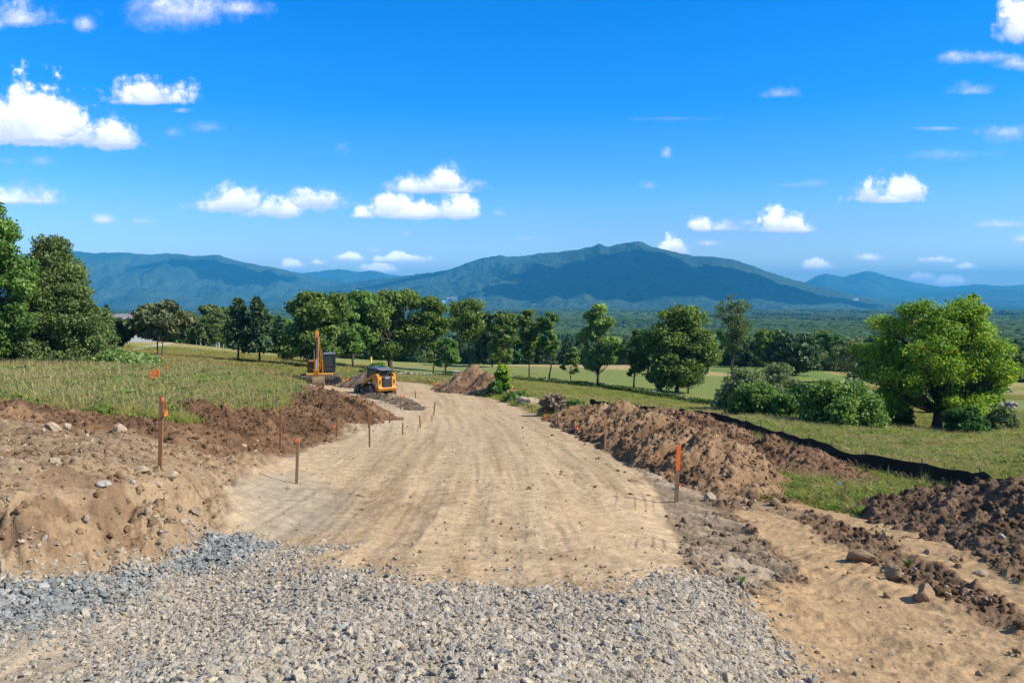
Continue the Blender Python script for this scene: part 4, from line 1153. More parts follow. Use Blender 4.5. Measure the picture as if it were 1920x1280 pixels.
T('poplar_tree', 'light yellowish green poplar with several upright stems', 1122, 721, 571, 80, 'light', base=0.16, nleaf=11000, leaf=0.24, ncl=52, kind='tall', stems=3, trunk_r=0.16, group=G1, clr=0.15)
T('young_oak', 'small open crowned oak between the poplar and the big round oak', 1188, 728, 618, 66, 'oak', base=0.22, nleaf=5200, leaf=0.25, ncl=30, kind='oak', trunk_r=0.12, group=G1)
T('oak_tree', 'big round headed oak right of the middle with low side branches', 1268, 736, 576, 128, 'oak', base=0.16, nleaf=19000, leaf=0.26, ncl=62, kind='oak', trunk_r=0.25, group=G1)
T('crab_tree', 'twisted low greyish tree left of the big round oak', 1238, 734, 668, 62, 'grey', base=0.15, nleaf=3500, leaf=0.22, ncl=24, kind='round', stems=3, trunk_r=0.08, group=G1)
T('crab_tree', 'twisted low greyish tree leaning at the right foot of the big round oak', 1290, 737, 655, 66, 'grey', base=0.12, nleaf=4200, leaf=0.22, ncl=26, kind='round', trunk_r=0.1, lean=0.1, group=G1)
T('ash_tree', 'tall half bare tree with two thin trunks and see through crown', 1370, 694, 556, 94, 'olive', base=0.24, nleaf=3800, leaf=0.26, ncl=60, kind='top', stems=2, trunk_r=0.26, sparse=True, clr=0.13, twigs=6)
T('pine_tree', 'wide dark pine in front of the shaded wood edge at the right', 1487, 703, 632, 84, 'pine', pine=True, nleaf=7000, leaf=0.42, base=0.1, flat=True)
T('willow_tree', 'thin greyish willow with see through crown left of the bright maple', 1598, 721, 636, 88, 'grey', base=0.2, nleaf=4200, leaf=0.24, ncl=46, kind='round', stems=3, trunk_r=0.10, sparse=True, clr=0.14, twigs=5)
# right
T('maple_tree', 'bright yellow green maple, largest tree on the right', 1756, 808, 562, 285, 'maple', base=0.20, nleaf=54000, leaf=0.135, ncl=150, kind='maple', trunk_r=0.34, clr=0.078, gap=0.55, twigs=4,
  lobe_px=[(1688,606,40),(1735,592,40),(1700,640,45),(1795,618,42),(1852,598,30),(1826,578,26),(1868,622,26),(1655,655,40),(1720,672,52),(1790,668,50),(1848,655,38),(1890,690,30),(1880,728,26),(1672,708,46),(1640,700,26),(1742,722,50),(1815,715,48),(1850,735,30),(1700,748,34),(1790,752,34),(1655,742,22),(1760,640,46),(1822,640,44),(1800,690,46),(1760,690,44),(1700,690,40)])
T('maple_tree', 'upright leafy side limb of a maple growing behind the bright maple crown', 1800, 800, 548, 96, 'maple', base=0.35, nleaf=7000, leaf=0.15, ncl=44, kind='tall', stems=2, trunk_r=0.12, clr=0.12, sparse=True)
T('bush', 'tall grey green bush behind the dense bushes on the right meadow', 1396, 768, 692, 92, 'grey', base=0.0, nleaf=9000, leaf=0.16, ncl=36, kind='shrub', clr=0.17, cat='bush')
T('bush', 'feathery grey bush sticking up in the middle of the bush group', 1460, 764, 682, 78, 'grey', base=0.0, nleaf=7000, leaf=0.16, ncl=34, kind='shrub', clr=0.16, cat='bush')
T('bush', 'dense bright green bush at the left end of the bush group', 1416, 784, 722, 92, 'bush', base=0.0, nleaf=12000, leaf=0.15, ncl=36, kind='shrub', clr=0.19, cat='bush')
T('bush', 'small vivid green bush low in front of the bush group', 1474, 786, 738, 48, 'green', base=0.0, nleaf=5500, leaf=0.14, ncl=22, kind='shrub', clr=0.2, cat='bush')
T('bush', 'middle leafy bush linking the two ends of the bush group', 1504, 782, 722, 80, 'bush', base=0.0, nleaf=9000, leaf=0.15, ncl=30, kind='shrub', clr=0.19, cat='bush')
T('bush', 'largest dark bush with glinting leaves at the right end of the group', 1572, 797, 716, 130, 'bush', base=0.0, nleaf=19000, leaf=0.155, ncl=48, kind='shrub', clr=0.17, cat='bush')
T('bush', 'dark round bush at the right foot of the bright maple', 1810, 815, 762, 66, 'dark', base=0.0, nleaf=8000, leaf=0.13, ncl=26, kind='shrub', clr=0.19, cat='bush')
T('bush', 'low shaded bush left of the bright maple trunk', 1680, 800, 752, 56, 'dark', base=0.0, nleaf=4500, leaf=0.14, ncl=22, kind='shrub', clr=0.2, cat='bush')
T('bush', 'thin grey bush in the grass at the far right', 1882, 806, 762, 52, 'grey', base=0.0, nleaf=3000, leaf=0.13, ncl=22, kind='shrub', clr=0.18, cat='bush')
T('bush', 'dry brown brush heap beside the pale boulder', 1040, 779, 742, 46, 'brush', base=0.0, nleaf=6500, leaf=0.13, ncl=22, kind='shrub', clr=0.2, cat='bush', twigs=8)
T('bush', 'low green weed clump between the brush heap and the long berm', 1076, 778, 753, 42, 'bush', base=0.0, nleaf=4500, leaf=0.15, ncl=18, kind='shrub', clr=0.22, cat='bush')
T('sapling', 'small yellow green sapling at the right foot of the pointed mound', 942, 742, 682, 38, 'maple', base=0.06, nleaf=3600, leaf=0.2, ncl=24, kind='tall', trunk_r=0.04, clr=0.2)
T('bush', 'dark green weed bush at the foot of the sapling', 930, 744, 716, 26, 'dark', base=0.0, nleaf=1800, leaf=0.2, ncl=12, kind='shrub', clr=0.24, cat='bush')
T('bush', 'low leafy weeds left of the pale boulder', 968, 752, 736, 44, 'bush', base=0.0, nleaf=2500, leaf=0.18, ncl=14, kind='shrub', clr=0.22, cat='bush')
T('bush', 'low bush behind the excavator cab under the oaks', 706, 702, 682, 44, 'green', base=0.0, nleaf=2600, leaf=0.26, ncl=14, kind='shrub', clr=0.22, cat='bush')
T('bush', 'patch of tall green weeds in the meadow below the olive tree', 258, 692, 668, 100, 'light', base=0.0, nleaf=5000, leaf=0.2, ncl=24, kind='shrub', clr=0.16, cat='bush')
T('bush', 'leafy light green shrubs by the drive edge', 216, 690, 660, 70, 'light', base=0.0, nleaf=4000, leaf=0.2, ncl=20, kind='shrub', clr=0.2, cat='bush')

# dead limbs standing in the oak behind the boom
loc, mpp = spot(594, 690)
rg = np.random.default_rng(77); tb = Tubes(); u = mpp
tb.add([(0, 0, -.3), (.1, 0, 30 * u), (0, 0.1, 60 * u), (2 * u, 0, 84 * u), (-1 * u, 0, 110 * u)], [.22, .2, .16, .1, .03], 7)
tb.add([(.1, 0, 56 * u), (8 * u, 0, 84 * u), (17 * u, .2, 98 * u)], [.1, .07, .02], 5)
tb.add([(.1, 0, 58 * u), (-9 * u, 0, 78 * u), (-22 * u, .2, 92 * u)], [.1, .06, .02], 5)
dt = link('dead_tree', tb.mesh('dead_tree'), M_DEAD); dt.location = (loc[0], loc[1] - 2.5, loc[2])
setp(dt, 'bare pale dead trunk with forked limbs directly behind the excavator boom', 'dead tree')

# ---- wood edges in the distance: individual trees from shared kinds
far_kinds = []
for i, (kd, lm, W_, b_, pn) in enumerate((('oak', 'dark', 8.5, 0.1, 0), ('round', 'oak', 7.5, 0.12, 0), ('tall', 'green', 5.2, 0.12, 0), ('tall', 'olive', 4.6, 0.2, 0), ('cone', 'pine', 5.5, 0.08, 1), ('tall', 'light', 5.0, 0.15, 0))):
    ms = pine_meshes(900 + i, 12, W_, nleaf=3200, leaf=0.6, base=b_) if pn else tree_meshes(900 + i, 12, W_, kd, base=b_, nleaf=3800, leaf=0.55, ncl=34, twigs=1, trunk_r=0.16)
    bk_ = M_BIRCH if lm == 'olive' else M_BARK
    ms[0].materials.append(bk_); ms[1].materials.append(ML[lm]); far_kinds.append(ms)
FLAB = ['dark round broadleaf tree in the shaded wood edge', 'rounded mid green tree in the far wood edge', 'upright green tree in the far wood edge', 'pale stemmed birch in the far wood edge', 'pointed dark conifer in the far wood edge', 'pale green upright tree in the far wood edge']
def far_tree(px, Y, hpx, k, label, group):
    x = (px - 960) / F * Y
    z = float(zbase(np.array([x]), np.array([Y]))[0])
    dep = Y * CP - z * SP
    H = hpx * dep / F
    r = empty('tree', (x, Y, z - 0.2), RNG.uniform(0, 6.28)); s_ = H / 12
    r.scale = (s_ * RNG.uniform(0.9, 1.2), s_ * RNG.uniform(0.9, 1.2), s_)
    setp(r, label, 'tree', group)
    for nm, me in zip(('trunk', 'crown'), far_kinds[k]): link(nm, me, None, r)
# left background: dark broadleaves, birches, conifers
for px, Y, hp, k in ((212,185,66,0),(240,190,82,0),(262,188,84,0),(285,192,70,0),(318,178,74,5),(335,184,84,5),(352,190,76,0),(372,192,82,0)):
    far_tree(px, Y, hp, k, 'dark round broadleaf tree behind the grey house' if k == 0 else 'yellowish green tree behind the flat topped brownish pine', 'trees behind the grey house')
for px, Y, hp, k in ((338,170,66,3),(352,174,72,3),(366,168,60,3),(384,175,86,3),(396,178,92,3),(408,172,80,3),(418,180,90,3),(429,176,86,2),(438,182,92,2),(462,184,88,4),(470,180,70,3),(504,186,74,2),(514,190,84,2),(524,184,80,4),(534,190,80,2),(546,186,74,2),(556,188,70,4),(404,168,50,3),(376,166,48,3)):
    far_tree(px, Y, hp, k, FLAB[k].replace('far wood edge', 'wood edge left of the oaks'), 'trees of the wood edge left of the oaks')
for px in range(568, 1110, 13):
    far_tree(px + RNG.uniform(-6, 6), RNG.uniform(215, 250), RNG.uniform(58, 84) - 0.022 * (px - 568), int(RNG.choice([1, 2, 3, 3, 4, 0])), 'hazy tree of the far wood seen between the oak trunks', 'far wood behind the oaks')
for px in range(1110, 1340, 15):
    far_tree(px + RNG.uniform(-6, 6), RNG.uniform(225, 260), RNG.uniform(44, 66), int(RNG.choice([1, 2, 4, 0])), 'tree of the far wood behind the sunlit fairway', 'far wood behind the fairway')
for px in range(1352, 2080, 16):
    far_tree(px + RNG.uniform(-7, 7), RNG.uniform(168, 205), RNG.uniform(56, 78) + (8 if px > 1640 else 0), int(RNG.choice([0, 0, 0, 2, 4, 1])), 'dark tree of the shaded wood edge on the right', 'shaded wood edge on the right')
for px in range(-160, 220, 26):
    far_tree(px + RNG.uniform(-9, 9), RNG.uniform(150, 190), RNG.uniform(60, 84), int(RNG.choice([0, 1, 4])), 'dark tree behind the big trees at the left edge', 'wood behind the left trees')

# ---- forest of the valley (nobody could count it)
def low_tree(seed, con):
    rg = np.random.default_rng(seed)
    bm = bmesh.new(); bmesh.ops.create_icosphere(bm, subdivisions=3, radius=1)
    co = np.array([v.co[:] for v in bm.verts]); fc_ = np.array([[v.index for v in f.verts] for f in bm.faces]); bm.free()
    n1 = clodf(co[:, 0] * 1.6 + co[:, 2] * 0.7 + seed, co[:, 1] * 1.6 + co[:, 2] * 1.1, seed); n2 = fbm(co[:, 0] * 4 + seed, co[:, 1] * 4 + co[:, 2] * 3, seed, 3)
    if con:
        t = (co[:, 2] + 1) / 2
        R = 0.25 * (1.02 - t) ** 0.9 * (1 + 0.5 * n2 + 0.25 * np.sin(t * 30))
        a = np.arctan2(co[:, 1], co[:, 0])
        P = np.stack([R * np.cos(a), R * np.sin(a), 0.05 + 0.95 * t], 1)
    else:
        P = co * (0.30 + 0.10 * n1 + 0.07 * n2)[:, None] * np.array([1.15, 1.15, 1.25]); P[:, 2] += 0.55
    me = np_mesh('foliage', P, fc_, True)
    fattr(me, 'lv', np.clip(0.5 + 0.5 * n2 + 0.3 * n1, 0, 1).astype(np.float32))
    return me
m, t, out = new_mat('forest_foliage')
a = t.n('ShaderNodeAttribute', attribute_name='tint', attribute_type='INSTANCER'); lvn = t.n('ShaderNodeAttribute', attribute_name='lv')
c = t.mix(1.0, a.outputs['Color'], t.math('MULTIPLY_ADD', lvn.outputs['Fac'], 0.5, 0.7), 'MULTIPLY')
b = t.n('ShaderNodeBsdfDiffuse', {0: c}); t.link(b.outputs[0], out.inputs[0])
lt = []
for i in range(8):
    me = low_tree(60 + i, i >= 5); me.materials.append(m); lt.append(me)
C_FOREST = proto_coll('forest_kinds', lt)
n = 90000
fa = RNG.uniform(-0.66, 0.66, n); fr = np.exp(RNG.uniform(math.log(235), math.log(4600), n))
# even out: keep everything near the far end, thin where too dense close by
fx, fy = fr * np.sin(fa), fr * np.cos(fa)
dens_ = np.minimum(1, (fr / 900) ** 1.1 + 0.12)
kp = (RNG.random(n) < dens_) & ~((fr < 275) & (fa > -0.55))
fx, fy, fr = fx[kp], fy[kp], fr[kp]; n = len(fx)
hgt = RNG.uniform(9, 16, n) * (1 + np.clip((fr - 900) / 2600, 0, 1.3))
zz = zbase(fx, fy)
ki = np.where(fbm(fx / 240, fy / 240, 91, 3) + RNG.normal(0, 0.25, n) > 0.05, RNG.integers(5, 8, n), RNG.integers(0, 5, n))
base_t = np.where((ki >= 5)[:, None], np.array([[0.024, 0.048, 0.030]]), np.array([[0.046, 0.080, 0.040]]))
base_t = base_t * (1 + 0.35 * fbm(fx / 300, fy / 300, 92, 3))[:, None] * RNG.uniform(0.7, 1.35, n)[:, None]
sc3 = np.stack([hgt * RNG.uniform(0.85, 1.3, n), hgt * RNG.uniform(0.85, 1.3, n), hgt], 1)
sc3[:, :2] *= (1 + np.clip((fr - 500) / 1500, 0, 1.1))[:, None]; sc3[:, 2] *= 1 - 0.3 * sstep(500, 1500, fr)
o = scatter('forest', np.stack([fx, fy, zz - 0.5], 1), np.stack([np.zeros(n), np.zeros(n), RNG.uniform(0, 6.28, n)], 1), sc3, ki, base_t, C_FOREST)
setp(o, 'endless mixed forest filling the valley below the mountains', 'forest', kind='stuff'); print('forest', n)

# ------------------------------------------------------------------ grass
def tuft(seed, nb, h, spread, wid, lean, seedhead=False):
    rg = np.random.default_rng(seed)
    V, Fq, lv = [], [], []
    for i in range(nb):
        a = rg.uniform(0, 6.28); r0 = spread * math.sqrt(rg.random())
        p = np.array([r0 * math.cos(a), r0 * math.sin(a), -0.02])
        d = rg.uniform(0, 6.28); hh = h * rg.uniform(0.55, 1.15); ln = lean * rg.uniform(0.2, 1.0) * hh
        o1 = np.array([math.cos(d), math.sin(d), 0]); sd_ = np.array([-math.sin(d), math.cos(d), 0]) * wid * rg.uniform(0.7, 1.3)
        tw = rg.uniform(0, 3.14); sd_ = sd_ * math.cos(tw) + o1 * math.sin(tw) * wid
        m1 = p + o1 * ln * 0.3 + np.array([0, 0, hh * 0.55]); tp = p + o1 * ln + np.array([0, 0, hh])
        k = len(V)
        V += [p - sd_, p + sd_, m1 + sd_ * 0.8, m1 - sd_ * 0.8, tp + sd_ * (0.15 if not seedhead else 1.2), tp - sd_ * (0.15 if not seedhead else 1.2)]
        Fq += [(k, k + 1, k + 2, k + 3), (k + 3, k + 2, k + 4, k + 5)]
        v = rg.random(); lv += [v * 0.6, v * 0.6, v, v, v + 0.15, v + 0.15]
    me = np_mesh('tuft', np.array(V), np.array(Fq)); fattr(me, 'lv', np.array(lv, np.float32))
    return me
def weed(seed, n, h):
    rg = np.random.default_rng(seed)
    P = np.stack([rg.normal(0, 0.09, n), rg.normal(0, 0.09, n), rg.uniform(0.02, h, n)], 1)
    return leaves_mesh('weed', P, 0.075, rg, rg.random(n), None, 1.9, 0.6)
m, t, out = new_mat('grass_blades')
a = t.n('ShaderNodeAttribute', attribute_name='tint', attribute_type='INSTANCER'); lvn = t.n('ShaderNodeAttribute', attribute_name='lv')
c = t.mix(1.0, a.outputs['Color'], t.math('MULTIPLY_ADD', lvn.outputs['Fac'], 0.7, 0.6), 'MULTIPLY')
b = t.n('ShaderNodeBsdfDiffuse', {0: c}); tr = t.n('ShaderNodeBsdfTranslucent', {0: t.mix(1.0, c, (1.1, 1.15, 0.6), 'MULTIPLY')})
mx = t.n('ShaderNodeMixShader', {0: 0.35}); t.link(b.outputs[0], mx.inputs[1]); t.link(tr.outputs[0], mx.inputs[2]); t.link(mx.outputs[0], out.inputs[0])
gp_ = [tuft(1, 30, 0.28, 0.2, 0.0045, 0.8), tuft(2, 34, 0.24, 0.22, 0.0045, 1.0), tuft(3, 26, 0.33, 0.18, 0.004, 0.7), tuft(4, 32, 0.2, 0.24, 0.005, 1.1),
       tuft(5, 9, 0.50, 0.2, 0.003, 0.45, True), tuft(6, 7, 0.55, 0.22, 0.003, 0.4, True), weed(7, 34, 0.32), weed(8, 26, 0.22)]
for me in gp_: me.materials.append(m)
C_GRASS = proto_coll('grass_kinds', gp_)
n = 300000
gx, gy = polar_pts(n, -0.70, 0.70, 11, 135)
q = zones(gx, gy)
r = np.hypot(gx, gy)
gw = q['g'] * (1 - q['fair'])
kp = RNG.random(n) < gw * (0.55 + 0.45 * sstep(-0.3, 0.2, fbm(gx * 0.5, gy * 0.5, 95, 3)))
gx, gy, r = gx[kp], gy[kp], r[kp]; Cg = q['C'][kp]; n = len(gx)
zz = zbase(gx, gy) + 0.10 * fbm(gx * 0.5, gy * 0.5, 41, 3)
dry = sstep(-0.15, 0.45, fbm(gx * 0.09 + 3, gy * 0.2, 96, 4) + 0.35 * fbm(gx * 0.8, gy * 0.8, 97, 2))
ki = RNG.choice(8, n, p=[.22, .2, .18, .2, .06, .05, .05, .04])
tall = (RNG.random(n) < 0.30 * dry + 0.05); ki[tall] = RNG.integers(4, 6, tall.sum())
gr = np.array([0.235, 0.31, 0.055]); gr2 = np.array([0.33, 0.375, 0.08]); dr = np.array([0.50, 0.41, 0.19])
tt = gr + (gr2 - gr) * RNG.random((n, 1)); dmix = np.clip(dry * 0.95 + 0.14 + RNG.normal(0, 0.16, n), 0, 1)[:, None]
tt = tt * (1 - dmix) + dr * dmix
sh = ki >= 4; st_ = (ki == 4) | (ki == 5)
tt[st_] = np.array([0.40, 0.33, 0.17]) * RNG.uniform(0.8, 1.15, (st_.sum(), 1))
wd = ki >= 6; tt[wd] = np.array([0.15, 0.225, 0.055]) * RNG.uniform(0.8, 1.3, (wd.sum(), 1))
far_c = sstep(55, 90, r)[:, None] * 0.55
tt = tt * (1 - far_c) + Cg * far_c * 1.25
hs_ = RNG.uniform(0.55, 1.25, n) * (1 - 0.35 * sstep(70, 100, r)) * np.where(gx > 0, 0.60, 1.0)
ws_ = RNG.uniform(0.8, 1.3, n) * (1 + r / 45)
# weeds along the stone wall
wl = np.array([ground(*p)[:2] for p in [(690,703),(760,704),(860,709),(960,712),(1030,717),(1100,724),(1150,730),(1200,737),(1270,749),(1340,761)]])
sg_ = np.concatenate([[0], np.cumsum(np.hypot(*np.diff(wl, axis=0).T))]); m_ = 2600
us = RNG.uniform(0, sg_[-1], m_); wx = np.interp(us, sg_, wl[:, 0]) + RNG.normal(0, 0.5, m_); wy = np.interp(us, sg_, wl[:, 1]) - 0.35 + RNG.normal(0, 0.5, m_)
kp = fbm(us * 0.12, us * 0, 98, 3) + RNG.normal(0, 0.2, m_) > 0.12; wx, wy = wx[kp], wy[kp]; m_ = len(wx)
gx = np.append(gx, wx); gy = np.append(gy, wy); zz = np.append(zz, zbase(wx, wy)); n = len(gx)
ki = np.append(ki, RNG.integers(6, 8, m_)); tt = np.concatenate([tt, np.array([0.075, 0.12, 0.035]) * RNG.uniform(0.7, 1.4, (m_, 1))])
hs_ = np.append(hs_, RNG.uniform(0.7, 1.9, m_)); ws_ = np.append(ws_, RNG.uniform(2.0, 3.6, m_))
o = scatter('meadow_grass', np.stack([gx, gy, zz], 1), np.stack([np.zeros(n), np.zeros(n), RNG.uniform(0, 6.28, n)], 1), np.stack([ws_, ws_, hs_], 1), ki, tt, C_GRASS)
setp(o, 'dry and green meadow grass with tan seed heads on both sides of the road', 'grass', kind='stuff'); print('grass', n)
# ------------------------------------------------------------------ built things
class MB:
    def __init__(s): s.bm = bmesh.new()
    def box(s, c, size, rot=None):
        r = bmesh.ops.create_cube(s.bm, size=1.0)['verts']
        M = Matrix.Translation(c) @ (rot.to_matrix().to_4x4() if rot else Matrix()) @ Matrix.Diagonal((*size, 1))
        bmesh.ops.transform(s.bm, matrix=M, verts=r); return s
    def prism(s, prof, x0, x1, taper=1.0):
        """closed outline (y,z) swept from x0 to x1"""
        a = [s.bm.verts.new((x0, y, z)) for y, z in prof]; b = [s.bm.verts.new((x1, y, z)) for y, z in prof]
        n = len(prof)
        s.bm.faces.new(a[::-1]); s.bm.faces.new(b)
        for i in range(n): s.bm.faces.new((a[i], a[(i + 1) % n], b[(i + 1) % n], b[i]))
        return s
    def cyl(s, p0, p1, r, n=12, r2=None):
        p0, p1 = Vector(p0), Vector(p1); d = p1 - p0
        v = bmesh.ops.create_cone(s.bm, cap_ends=True, segments=n, radius1=r, radius2=r if r2 is None else r2, depth=d.length)['verts']
        M = Matrix.Translation((p0 + p1) / 2) @ d.to_track_quat('Z', 'Y').to_matrix().to_4x4()
        bmesh.ops.transform(s.bm, matrix=M, verts=v); return s
    def quad(s, a, b, c, d):
        s.bm.faces.new([s.bm.verts.new(p) for p in (a, b, c, d)]); return s
    def build(s, name, mat, parent=None, bevel=0.0, smooth=False):
        bmesh.ops.recalc_face_normals(s.bm, faces=s.bm.faces)
        me = bpy.data.meshes.new(name); s.bm.to_mesh(me); s.bm.free()
        if smooth: me.polygons.foreach_set('use_smooth', np.ones(len(me.polygons), bool))
        o = link(name, me, mat, parent)
        if bevel:
            b = o.modifiers.new('bevel', 'BEVEL'); b.width = bevel; b.segments = 2; b.limit_method = 'ANGLE'
        return o

M_YEL = simple('machine_yellow', (0.56, 0.225, 0.014), 0.42, noise=0.16, scale=3.0, spec=0.5)
M_YELX = simple('shaded_machine_yellow', (0.36, 0.15, 0.012), 0.5, noise=0.28, scale=2.5, spec=0.4)  # machine yellow with the shade on the excavator darkened into its colour
M_YELD = simple('dusty_yellow', (0.55, 0.29, 0.06), 0.65, noise=0.3, scale=4.0)
M_BLK = simple('black_paint', (0.018, 0.018, 0.020), 0.5, noise=0.3, scale=5)
M_RUB = simple('dusty_track_rubber', (0.10, 0.082, 0.062), 0.9, noise=0.5, scale=5, spec=0.2)
M_STEEL = simple('worn_track_steel', (0.24, 0.20, 0.155), 0.7, noise=0.4, scale=6, spec=0.3)
M_CHROME = simple('cylinder_rod', (0.6, 0.6, 0.6), 0.25, metal=0.9, noise=0.05)
M_BUCK = simple('bucket_steel', (0.085, 0.080, 0.075), 0.6, noise=0.4, scale=4)
M_BUCK2 = simple('earth_worn_bucket', (0.20, 0.135, 0.078), 0.75, noise=0.35, scale=4)
M_ROOFG = simple('light_roof_panel', (0.42, 0.44, 0.46), 0.5, noise=0.1)
M_WHITE = simple('white_paint', (0.78, 0.77, 0.74), 0.5, noise=0.06)
M_RED = simple('red_decal', (0.55, 0.05, 0.04), 0.5, noise=0.05)
M_ORANGE = simple('fluorescent_orange', (0.90, 0.17, 0.03), 0.6, noise=0.12, scale=12)
M_BLUE = simple('blue_flagging', (0.03, 0.27, 0.52), 0.6, noise=0.1)
M_WOOD = simple('stake_wood', (0.25, 0.13, 0.065), 0.85, noise=0.35, scale=14, spec=0.1, bump=0.3)
M_WOODL = simple('fresh_stake_wood', (0.46, 0.25, 0.12), 0.85, noise=0.25, scale=14, spec=0.1)
M_WOODG = simple('weathered_stake_wood', (0.25, 0.17, 0.105), 0.85, noise=0.3, scale=14, spec=0.1)
M_SILT = simple('black_silt_fabric', (0.028, 0.025, 0.021), 0.8, noise=0.4, scale=3, spec=0.2)
M_WALLST = simple('field_stone', (0.30, 0.275, 0.235), 0.9, noise=0.35, scale=1.6, spec=0.1, bump=0.4)
M_ROCKT = simple('tan_rock', (0.38, 0.295, 0.205), 0.85, noise=0.3, scale=5, spec=0.15, bump=0.5)
M_ROCKG = simple('grey_rock', (0.30, 0.245, 0.185), 0.85, noise=0.3, scale=6, spec=0.15, bump=0.5)
M_ROCKB = simple('brown_rock', (0.27, 0.185, 0.115), 0.85, noise=0.35, scale=6, spec=0.15, bump=0.5)
M_ROCKW = simple('whitish_rock', (0.34, 0.315, 0.28), 0.8, noise=0.25, scale=6, spec=0.2, bump=0.4)
M_SIDING = simple('grey_siding', (0.33, 0.35, 0.37), 0.8, noise=0.05)
M_SHING = simple('grey_shingles', (0.16, 0.16, 0.17), 0.9, noise=0.2, scale=3)
mg, tg, og = new_mat('tinted_glass')
bg_ = tg.n('ShaderNodeBsdfPrincipled', {'Base Color': (0.03, 0.045, 0.05, 1), 'Roughness': 0.12, 'Specular IOR Level': 0.45})
tg.link(bg_.outputs[0], og.inputs[0]); M_GLASS = mg

# ---- excavator -------------------------------------------------------------
loc, mpp = spot(601, 720)
ex = empty('excavator', (loc[0], loc[1], loc[2] + 0.02), rad(8.5)); ES = mpp / 0.0487
ex.scale = (ES,) * 3
setp(ex, 'yellow excavator facing the camera with its boom up and its bucket resting on the ground', 'excavator')
def track_prof(L, H, n=8, z0=0.0):
    r = H / 2; pts = []
    for i in range(n + 1):
        a = -math.pi / 2 + math.pi * i / n; pts.append((L / 2 - r + r * math.cos(a), z0 + r + r * math.sin(a)))
    for i in range(n + 1):
        a = math.pi / 2 + math.pi * i / n; pts.append((-L / 2 + r + r * math.cos(a), z0 + r + r * math.sin(a)))
    return pts
def on_yaw(o, ang): o.rotation_euler = (0, 0, ang); return o
UY = rad(90 + 5)
for sx_ in (-1, 1):
    tk = on_yaw(MB().prism(track_prof(3.75, 0.82), sx_ * 1.0 - 0.29, sx_ * 1.0 + 0.29).build('track', M_RUB, ex, 0.03), UY)
    sh = MB()
    prof = track_prof(3.82, 0.87, 10, -0.025)
    per = [Vector((0, a, b)) for a, b in prof]
    tot = 0
    for i in range(len(per)):                               # grouser bars round the belt
        a, b = per[i], per[(i + 1) % len(per)]; L = (b - a).length; k = max(1, int(round(L / 0.17)))
        for j in range(k):
            p = a + (b - a) * ((j + 0.5) / k); d = (b - a).normalized(); ang_ = math.atan2(d.z, d.y)
            sh.box((sx_ * 1.0, p.y, p.z), (0.60, 0.11, 0.05), Euler((ang_, 0, 0)))
    sh.build('track_shoes', M_STEEL, tk)
    rl = MB()
    for yy_ in (-1.44, 1.44): rl.cyl((sx_ * 0.68, yy_, 0.41), (sx_ * 1.32, yy_, 0.41), 0.30, 16)
    for k in range(6): rl.cyl((sx_ * 0.68, -0.95 + k * 0.38, 0.2), (sx_ * 1.31, -0.95 + k * 0.38, 0.2), 0.12, 10)
    rl.box((sx_ * 1.3, 0, 0.44), (0.06, 2.2, 0.22))
    rl.build('rollers', M_BLK, tk)
on_yaw(MB().box((0, 0, 0.55), (1.5, 1.3, 0.34)).box((0, 0.55, 0.5), (1.8, 0.3, 0.25)).box((0, -0.55, 0.5), (1.8, 0.3, 0.25)).build('undercarriage', M_BLK, ex, 0.03), UY)
MB().cyl((0, 0, 0.70), (0, 0, 0.92), 0.55, 20).build('slew_ring', M_BLK, ex)
MB().box((0, 0.55, 0.98), (2.35, 3.1, 0.16)).build('deck', M_YELD, ex, 0.03)
MB().box((-0.72, 0.9, 1.42), (0.90, 2.2, 0.72)).box((-0.74, 0.95, 1.93), (0.84, 1.9, 0.26)).build('engine_cover', M_YELX, ex, 0.06)
MB().box((-0.72, -0.215, 1.62), (0.84, 0.03, 0.10)).box((-0.72, -0.215, 1.26), (0.86, 0.03, 0.06)).build('cover_trim', M_BLK, ex)
MB().prism([(1.5, 1.06), (2.35, 1.06), (2.55, 1.3), (2.55, 1.75), (2.3, 2.0), (1.5, 2.0)], -1.18, 1.18).build('counterweight', M_YELX, ex, 0.08)
hr = MB()
for a, b in (((-1.12, -0.1, 2.05), (-1.12, -0.1, 2.5)), ((-1.12, -0.1, 2.5), (-1.12, 1.2, 2.5)), ((-1.12, 1.2, 2.5), (-1.12, 1.2, 2.05)), ((-1.12, .55, 2.05), (-1.12, .55, 2.5))): hr.cyl(a, b, 0.022, 8)
hr.build('handrail', M_BLK, ex)
MB().box((-1.16, -0.22, 2.25), (0.14, 0.05, 0.26)).cyl((-1.1, -0.1, 2.0), (-1.14, -0.2, 2.2), 0.02).build('mirror', M_BLK, ex)
MB().cyl((-0.5, 1.35, 2.0), (-0.5, 1.35, 2.55), 0.06).build('exhaust_stack', M_BLK, ex)
cb_ = MB()
for x_ in (0.34, 1.26):
    cb_.box((x_, -0.42, 1.92), (0.09, 0.09, 1.66)).box((x_, 1.10, 1.92), (0.09, 0.09, 1.66)).box((x_, 0.32, 1.92), (0.06, 0.07, 1.66)).box((x_, .34, 1.22), (0.07, 1.5, 0.28))
cb_.box((0.8, -0.42, 1.18), (0.9, 0.08, 0.20)).box((0.8, -0.44, 1.62), (0.9, 0.05, 0.05)).box((0.8, 1.1, 1.5), (0.9, 0.07, 0.9)).box((0.8, .34, 1.09), (0.94, 1.55, 0.06))
cab_ = cb_.build('cab', M_BLK, ex, 0.015)
MB().box((0.8, 0.33, 2.77), (1.06, 1.66, 0.06)).box((0.8, -0.44, 2.74), (1.02, 0.1, 0.06)).build('roof', simple('grey_cab_roof', (0.16, 0.17, 0.18), 0.45), cab_, 0.02)
MB().box((0.8, -0.415, 2.17), (0.84, 0.02, 1.04)).build('windscreen', M_GLASS, cab_)
